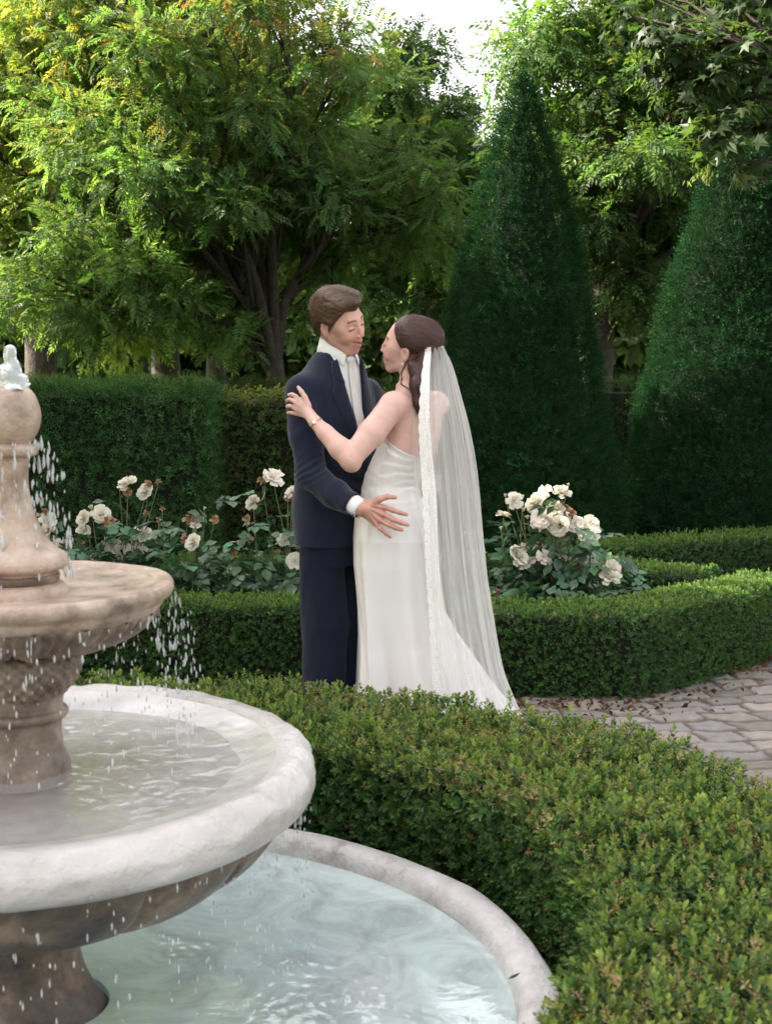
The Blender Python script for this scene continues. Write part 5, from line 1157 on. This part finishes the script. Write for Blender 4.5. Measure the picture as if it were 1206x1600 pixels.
def build_bride():
    mb = MB(); f = Field([W(440, 600, 5.6)[0], 5.36, .93], [W(705, 600, 5.7)[0], 5.99, 1.77], .0034)
    nb = W(645, 606, 5.70)
    f.stack([r for r in BT if r[0] > .9], bl[:2], .01, inset=.004)
    head_sdf(f, BH, False, neck=([nb + [0, 0, .03], nb + [0, 0, -.06]], [.047, .062]))
    f.ell(sb + [.012, .012, -.002], (.056, .050, .052), None, .035); f.chain([sb, sb * .5 + eb * .5 + [0, 0, -.004], eb], [.051, .051, .041], .016)
    fo = eb * .72 + wb * .28; f.chain([eb, fo, eb * .3 + wb * .7, wb], [.041, .0425, .032, .0235], .010)
    f.ell(eb + unit(eb - wb) * .012 + [0, 0, -.012], (.030, .030, .030), None, .02)
    f.chain([sb, sb + [.06, .06, .01]], [.04, .045], .03); f.ell(sbr, (.055, .052, .052), None, .03); f.chain([sbr, ebr], [.047, .040], .02); f.chain([ebr, wbr], [.038, .025], .01)
    # shoulder blade and spine
    f.ell(Wp(636, 655, 5.60), (.04, .02, .055), None, .03); f.cap(Wp(658, 630, 5.585), Wp(655, 700, 5.58), .006, .006, .014, 'sub')
    f.cap(Wp(603, 690, 5.55), Wp(622, 672, 5.55), .004, .003, .014, 'sub')      # armpit crease
    f.cap(W(545, 695, 5.437), W(548, 716, 5.434), .0022, .0015, .005, 'sub')
    # left hand laid on his sleeve
    h = W; kn = [h(462, 619, 5.605), h(459, 627, 5.602), h(459, 637, 5.605), h(462, 646, 5.612)]
    f.ell(h(474, 634, 5.600), (.030, .013, .029), None, .012); f.chain([wb, h(482, 646, 5.585)], [.0235, .023], .01)
    for k, q in enumerate(kn): f.cap(h(480, 640 + 3 * k, 5.588), q, .0125, .0088, .010)
    tp = [[(456, 616, 5.608), (451, 617, 5.625)], [(453, 624, 5.605), (448, 626, 5.628)], [(453, 634, 5.608), (448, 635, 5.630)], [(456, 645, 5.615), (450, 645, 5.632)]]
    for k, t in enumerate(tp): f.chain([kn[k]] + [h(*q) for q in t], [.0085, .0080, .0066], .003)
    f.chain([h(481, 634, 5.592), h(476, 620, 5.592), h(471, 612, 5.596), h(466, 605, 5.605)], [.014, .0105, .0088, .0068], .006)
    def cols(V):
        c = head_cols(V, BH, SKIN_F, False); n = np.exp(-(np.linalg.norm(V - eb, axis=1) / .06) ** 2)[:, None]; c = c * (1 - .25 * n) + SKIN_F * [1, .72, .68] * .25 * n
        n = np.clip(nz(V, 7, 15, 3), 0, 1)[:, None] * .12; c = c * (1 - n) + SKIN_F * [1.02, .80, .76] * n
        r = np.random.default_rng(9); fr = V[r.integers(0, len(V), 160)]
        for q in fr: c[np.linalg.norm(V - q, axis=1) < .0022] *= [.86, .74, .70]
        return c
    V, F = f.mesh(2); mb.add(V, F, cols(V)); SF = f
    f2 = Field([W(540, 900, BY)[0], BY - .2, .02], [W(700, 900, BY)[0], BY + .2, .97], .01)
    for s in (-1, 1):
        c0 = np.array([W(615, 850, BY)[0], BY, .9]) + bl * s * .08; kn_ = c0 + [0, 0, -.44] + bf * .02; an = c0 + [0, 0, -.80] - bf * .02; f2.chain([c0, kn_, an, an + bf * .13 - [0, 0, .06]], [.08, .05, .034, .025], .02)
    V, F = f2.mesh(1); mb.add(V, F, np.tile(SKIN_F, (len(V), 1))); mb.build('body', M['skin'], bride)
    # ---- gown: a loft with real pleats and folds
    tab = np.array(sorted(BT)); nph, nz_ = 260, 230; ph = np.linspace(0, 2 * pi, nph, endpoint=False)
    # ph=0 is her left (towards camera), pi/2 is her back, -pi/2 her front
    bk = -bf; cph, sph = np.cos(ph), np.sin(ph)
    zn = 1.262 - .075 * np.clip(sph, -0.25, 1) ** 1 * (sph > -.25) - .0 * cph; zn = 1.262 - .078 * np.clip((sph + .25) / 1.2, 0, 1)
    v = np.linspace(0, 1, nz_)[:, None]; Z = zn[None] * (1 - v) + .012 * v
    I = [np.interp(Z, tab[:, 0], tab[:, j]) for j in range(1, 5)]
    off = .0045 + .004 * np.exp(-((zn[None] - Z) / .01) ** 2)
    A = I[2] + off; B = I[3] + off
    # displacement
    arc = ph[None] + 0 * Z; dsp = 0 * Z
    bod = 1 / (1 + np.exp(-(Z - 1.015) / .008)); 
    tp_ = np.clip((Z - 1.04) / .18, 0, 1); q = Z + (.014 + .060 * tp_) * np.sin(np.clip((arc + pi) % (2 * pi) - pi, -pi / 2, pi / 2) * .9 + .3); s1 = (q / .043 + .30 * np.sin(arc * 2.3 + 1) + .2 * np.sin(arc * 5 + Z * 40)) % 1; dsp += bod * (.0042 * np.minimum(s1 / .8, (1 - s1) / .2) * (.55 + .45 * np.sin(arc * 1.7 + Z * 22)) - .001)
    dsp += .0
    dsp -= .0022 * bod * np.exp(-((((arc + .55 + pi) % (2 * pi)) - pi) / .02) ** 2)                       # seam
    dsp += .003 * np.exp(-((Z - 1.012) / .006) ** 2)
    sk = np.clip((.98 - Z) / .9, 0, 1)
    for (k, a_, p_) in ((3, .008, .3), (5, .013, 1.9), (8, .013, .7), (13, .006, 2.6)): dsp += a_ * sk ** 1.2 * 1.7 * np.sin(k * arc + p_ + 1.4 * sk * (k % 3 - 1))
    dsp += .012 * sk * np.exp(-((((arc + .35 - .5 * sk + pi) % (2 * pi)) - pi) / .16) ** 2) - .012 * np.clip(sk * 1.5, 0, 1) * np.exp(-((((arc + .75 - .3 * sk + pi) % (2 * pi)) - pi) / .12) ** 2)
    X = I[0] + bl[0] * cph[None] * (A + dsp) + bk[0] * sph[None] * (B + dsp); Y = I[1] + bl[1] * cph[None] * (A + dsp) + bk[1] * sph[None] * (B + dsp)
    # train
    td = unit(np.array([.93, .28])); cosd = np.clip((cph[None] * bl[0] + sph[None] * bk[0]) * td[0] + (cph[None] * bl[1] + sph[None] * bk[1]) * td[1], 0, 1)
    lowz = np.clip(.56 - Z, 0, 1); e = (.42 * lowz + .12 * np.clip(.12 - Z, 0, 1) * 3) * cosd ** 1.4 * (1 + .07 * np.sin(9 * arc)); X += td[0] * e; Y += td[1] * e
    V = np.stack([X, Y, Z], -1)
    inn = V.copy(); 
    V = V.reshape(-1, 3); i = np.arange(nz_ - 1)[:, None] * nph; j = np.arange(nph)[None]; j2 = (j + 1) % nph
    F = np.stack([i + j, i + nph + j, i + nph + j2, i + j2], -1).reshape(-1, 4)
    top = V[:nph]; c = np.stack([I[0][0], I[1][0], zn], -1); lip = top + unit(c - top) * .006 - [0, 0, .004]; n0 = len(V); V = np.vstack([V, lip]); F = np.vstack([F, np.stack([j[0], j2[0], j2[0] + n0, j[0] + n0], 1)])
    gown = mesh_np('gown', V, F[:, ::-1], M['satin'], bride)
    # ---- hair
    f = Field(BH.o - [.16, .16, .26], BH.o + [.16, .16, .16], .003); H = BH
    f.ell(H((0, -.018, .040)), (.082, .102, .086), H.R, .01); f.ell(H((0, -.055, .045)), (.066, .070, .070), H.R, .02)
    f.ell(H((0, -.085, -.005)), (.048, .036, .042), H.R, .02)
    def cut(P):
        L = H.loc(P); x, y, z = L[..., 0], L[..., 1], L[..., 2]; a = (y - .66 * z - .013) / 1.2; b = -.035 - z - .6 * np.clip(-.02 - y, 0, 1)
        ear = np.maximum(np.maximum(np.abs(y + .004) - .017, z - .010), .058 - np.abs(x)); return np.maximum(np.maximum(a, b), -ear)
    f.op(f.lo, f.lo + f.n * f.h, cut, .006, 'and', 0)
    lk = [H((-.030, -.088, -.004)), W(657, 580, 5.615), W(653, 602, 5.585), W(655, 630, 5.575), W(660, 655, 5.568)]; f.chain(lk, [.040, .036, .029, .020, .008], .015)
    f.chain([H((-.062, -.030, -.012)), W(645, 573, 5.605), W(648, 590, 5.595)], [.014, .018, .012], .012)
    V, F = f.mesh(1); hb = MB(); HC = np.array([.055, .021, .017]); hb.add(V, F, HC * .8); comb = H((0, -.112, .012))
    def dr(q):
        L = H.loc(q)
        if L[2] < -.03: return np.array([.05, .0, -1.0])
        d = comb - q; return unit(d) + np.array([0, 0, .55]) * (L[2] < .03) * (L[1] > -.05) * 0 + np.array([0, 0, .25])
    st = hair_strands(V, F, dr, 6500, .085, .00055, HC * 1.25, .0020, seed=6, wave=.05, steps=10); hb.add(st.V[0], st.F4[0], st.C[0]); st = hair_strands(V, F, dr, 260, .07, .0004, HC * 1.5, .0075, seed=16, wave=.4, steps=9); hb.add(st.V[0], st.F4[0], st.C[0])
    for k in range(3):      # loose wavy strand beside the neck
        p = spline([H((-.070, -.016, -.030)), W(626 + k, 583, 5.60), W(629 - k, 592, 5.585), W(626 + k, 600, 5.58), W(636 + k * 2, 608, 5.565), W(648 + k * 2, 621, 5.56)], 24); addtube(hb, p, np.linspace(.0022, .0009, 24), 5, HC)
    hb.build('hair', M['hair'], bride)
    # earring, ring, bracelet
    e = H((-.081, -.003, -.040)); eb_ = MB(); u = np.linspace(0, pi, 9); 
    V, F = lathe(np.c_[.0048 * np.sin(u) + 1e-5, .0048 * np.cos(u)], 14); eb_.add(V + e, F); V, F = lathe(np.c_[.0024 * np.sin(u) + 1e-5, .0024 * np.cos(u)], 10); eb_.add(V + e + [0, 0, .008], F); eb_.build('earring', M['pearl'], bride)
    def band(c, ax, r0, r1, name, rr=None, n=40):
        ax = unit(ax); u = unit(np.cross(ax, [0, 0, 1.])); v_ = np.cross(ax, u); a = np.linspace(0, 2 * pi, n, endpoint=False); P = c + r0 * (np.cos(a)[:, None] * u + np.sin(a)[:, None] * v_)
        d = SF.sample(P); g_ = SF.grad(P); P = P - g_ * (d - r1)[:, None]; P = np.vstack([P, P[:1]]); b = MB(); addtube(b, P, r1, 6); return b.build(name, M['gold'], bride), P
    br, P = band(wb + unit(eb - wb) * .012, eb - wb, .026, .0017, 'bracelet'); k = P[:, 1].argmin(); c = P[k]; b = MB(); addtube(b, [c, c + [0, -.003, 0.001]], [.0075, .007], 16); wf = b.build('watch_face', M['pearl'], br)
    wf.location = (0, 0, 0)
    band((kn[2] + h(453, 634, 5.608)) / 2, kn[2] - h(453, 634, 5.608), .009, .0014, 'ring', n=20)
    return SF
def Wp(px, py, Y): return W(px, py, Y)
SF = build_bride()
# ---- veil
def build_veil():
    ys = [541, 548, 560, 580, 600, 630, 660, 700, 740, 780, 820, 860, 900, 950, 1000, 1050, 1100, 1150, 1172]
    xl = [667, 666, 664, 661, 659, 657, 656, 657, 660, 662, 664, 666, 668, 671, 674, 677, 681, 688, 690]          # outer edge of the lace
    xr = [690, 696, 703, 710, 715, 723, 731, 739, 745, 749, 752, 756, 760, 768, 776, 786, 806, 832, 842]
    xb = [672, 668, 661, 653, 648, 644, 643, 643, 645, 648, 653, 659, 664, 669, 674, 678, 684, 690, 692]          # hidden back edge
    yn = [5.628, 5.618, 5.600, 5.572, 5.545, 5.515, 5.50, 5.49, 5.485, 5.47, 5.46, 5.45, 5.445, 5.44, 5.43, 5.42, 5.41, 5.39, 5.38]
    nv = 170; yy = np.linspace(541, 1172, nv); f_ = lambda t: np.interp(yy, ys, t)
    k_ = np.ones(9) / 9; sm = lambda a: np.convolve(np.pad(a, 4, mode='edge'), k_, 'valid')
    XL, XR, XB, YN = sm(f_(xl)), sm(f_(xr)), sm(f_(xb)), sm(f_(yn)); nu = 230; rows = []; lc = []; t = np.linspace(0, 1, nu)
    for i, y in enumerate(yy):
        v = i / (nv - 1); yr = YN[i] + .04 + .10 * min(1, v * 3); ybk = YN[i] + .035 + .035 * min(1, v * 2) + .08 * v
        # plan curve: lace edge -> right silhouette -> back layer
        s = t; u1 = np.clip(s / .5, 0, 1); u2 = np.clip((s - .5) / .5, 0, 1)
        px = np.where(s < .5, XL[i] + (XR[i] - XL[i]) * np.sin(u1 * pi / 2) ** 1.0, XR[i] + (XB[i] - XR[i]) * (1 - np.cos(u2 * pi / 2)))
        Y = np.where(s < .5, YN[i] + (yr - YN[i]) * (1 - np.cos(u1 * pi / 2)), yr + (ybk - yr) * 0 + (.03) * np.sin(u2 * pi / 2) * 0 + (ybk + .01 - yr) * u2)
        amp = .004 + .020 * min(1, v * 2.2); frq = 10
        w_ = np.sin(2 * pi * (frq * s + .35 * np.sin(v * 3.0 + 5 * s) + .15 * v)) + .22 * np.sin(2 * pi * (23 * s + .5 * np.sin(2 * v + 3 * s))) * (.6 + .4 * v) + .3 * np.sin(2 * pi * (5 * s + .8 * v))
        Y = Y + amp * w_ * np.clip(s * 14, 0, 1)
        px = px + 1.2 * np.cos(2 * pi * (frq * s + .2 * v)) * min(1, v * 4) * np.clip(s * 10, 0, 1)
        R = np.array([W(a, y, b) for a, b in zip(px, Y)]); R[:, 2] = np.maximum(R[:, 2], .015); rows.append(R)
        lwp = np.interp(y, [541, 600, 700, 780, 900, 1172], [7, 12, 17, 20, 18, 18]); sc = 1.5 * abs(math.sin(y / 7.0)) + .4 * math.sin(y / 3.1)
        lc.append([W(XL[i] + o, y, YN[i] - .006 + .002 * math.sin(o + y / 20)) for o in np.linspace(-sc - 1, lwp, 8)])
    V = np.array(rows).reshape(-1, 3); i = np.arange(nv - 1)[:, None] * nu; j = np.arange(nu - 1)[None]; F = np.stack([i + j, i + j + 1, i + nu + j + 1, i + nu + j], -1).reshape(-1, 4)
    veil = mesh_np('veil', V, F, M['tulle'], bride)
    L = np.array(lc).reshape(-1, 3); nu = 8; i = np.arange(nv - 1)[:, None] * nu; j = np.arange(nu - 1)[None]; F = np.stack([i + j, i + j + 1, i + nu + j + 1, i + nu + j], -1).reshape(-1, 4)
    o = mesh_np('lace_trim', L, F, M['lace'], None); o.parent = veil; o.data.transform(__import__('mathutils').Matrix.Translation(-Vector(bride.location)))
    b = MB(); n = 14; rr = np.random.default_rng(2)
    for k in range(n):
        u = k / (n - 1); c = W(666 + 25 * u, 541 + 2.0 * math.sin(u * 9), 5.622 + .045 * u * u - .006); V, F = lathe(np.c_[.0055 * np.sin(np.linspace(0, pi, 7)) + 1e-5, .0055 * np.cos(np.linspace(0, pi, 7))], 9); b.add(V * [1.2, 1, .8] + c, F)
    b.build('comb', M['pearl'], veil if False else bride)
build_veil()
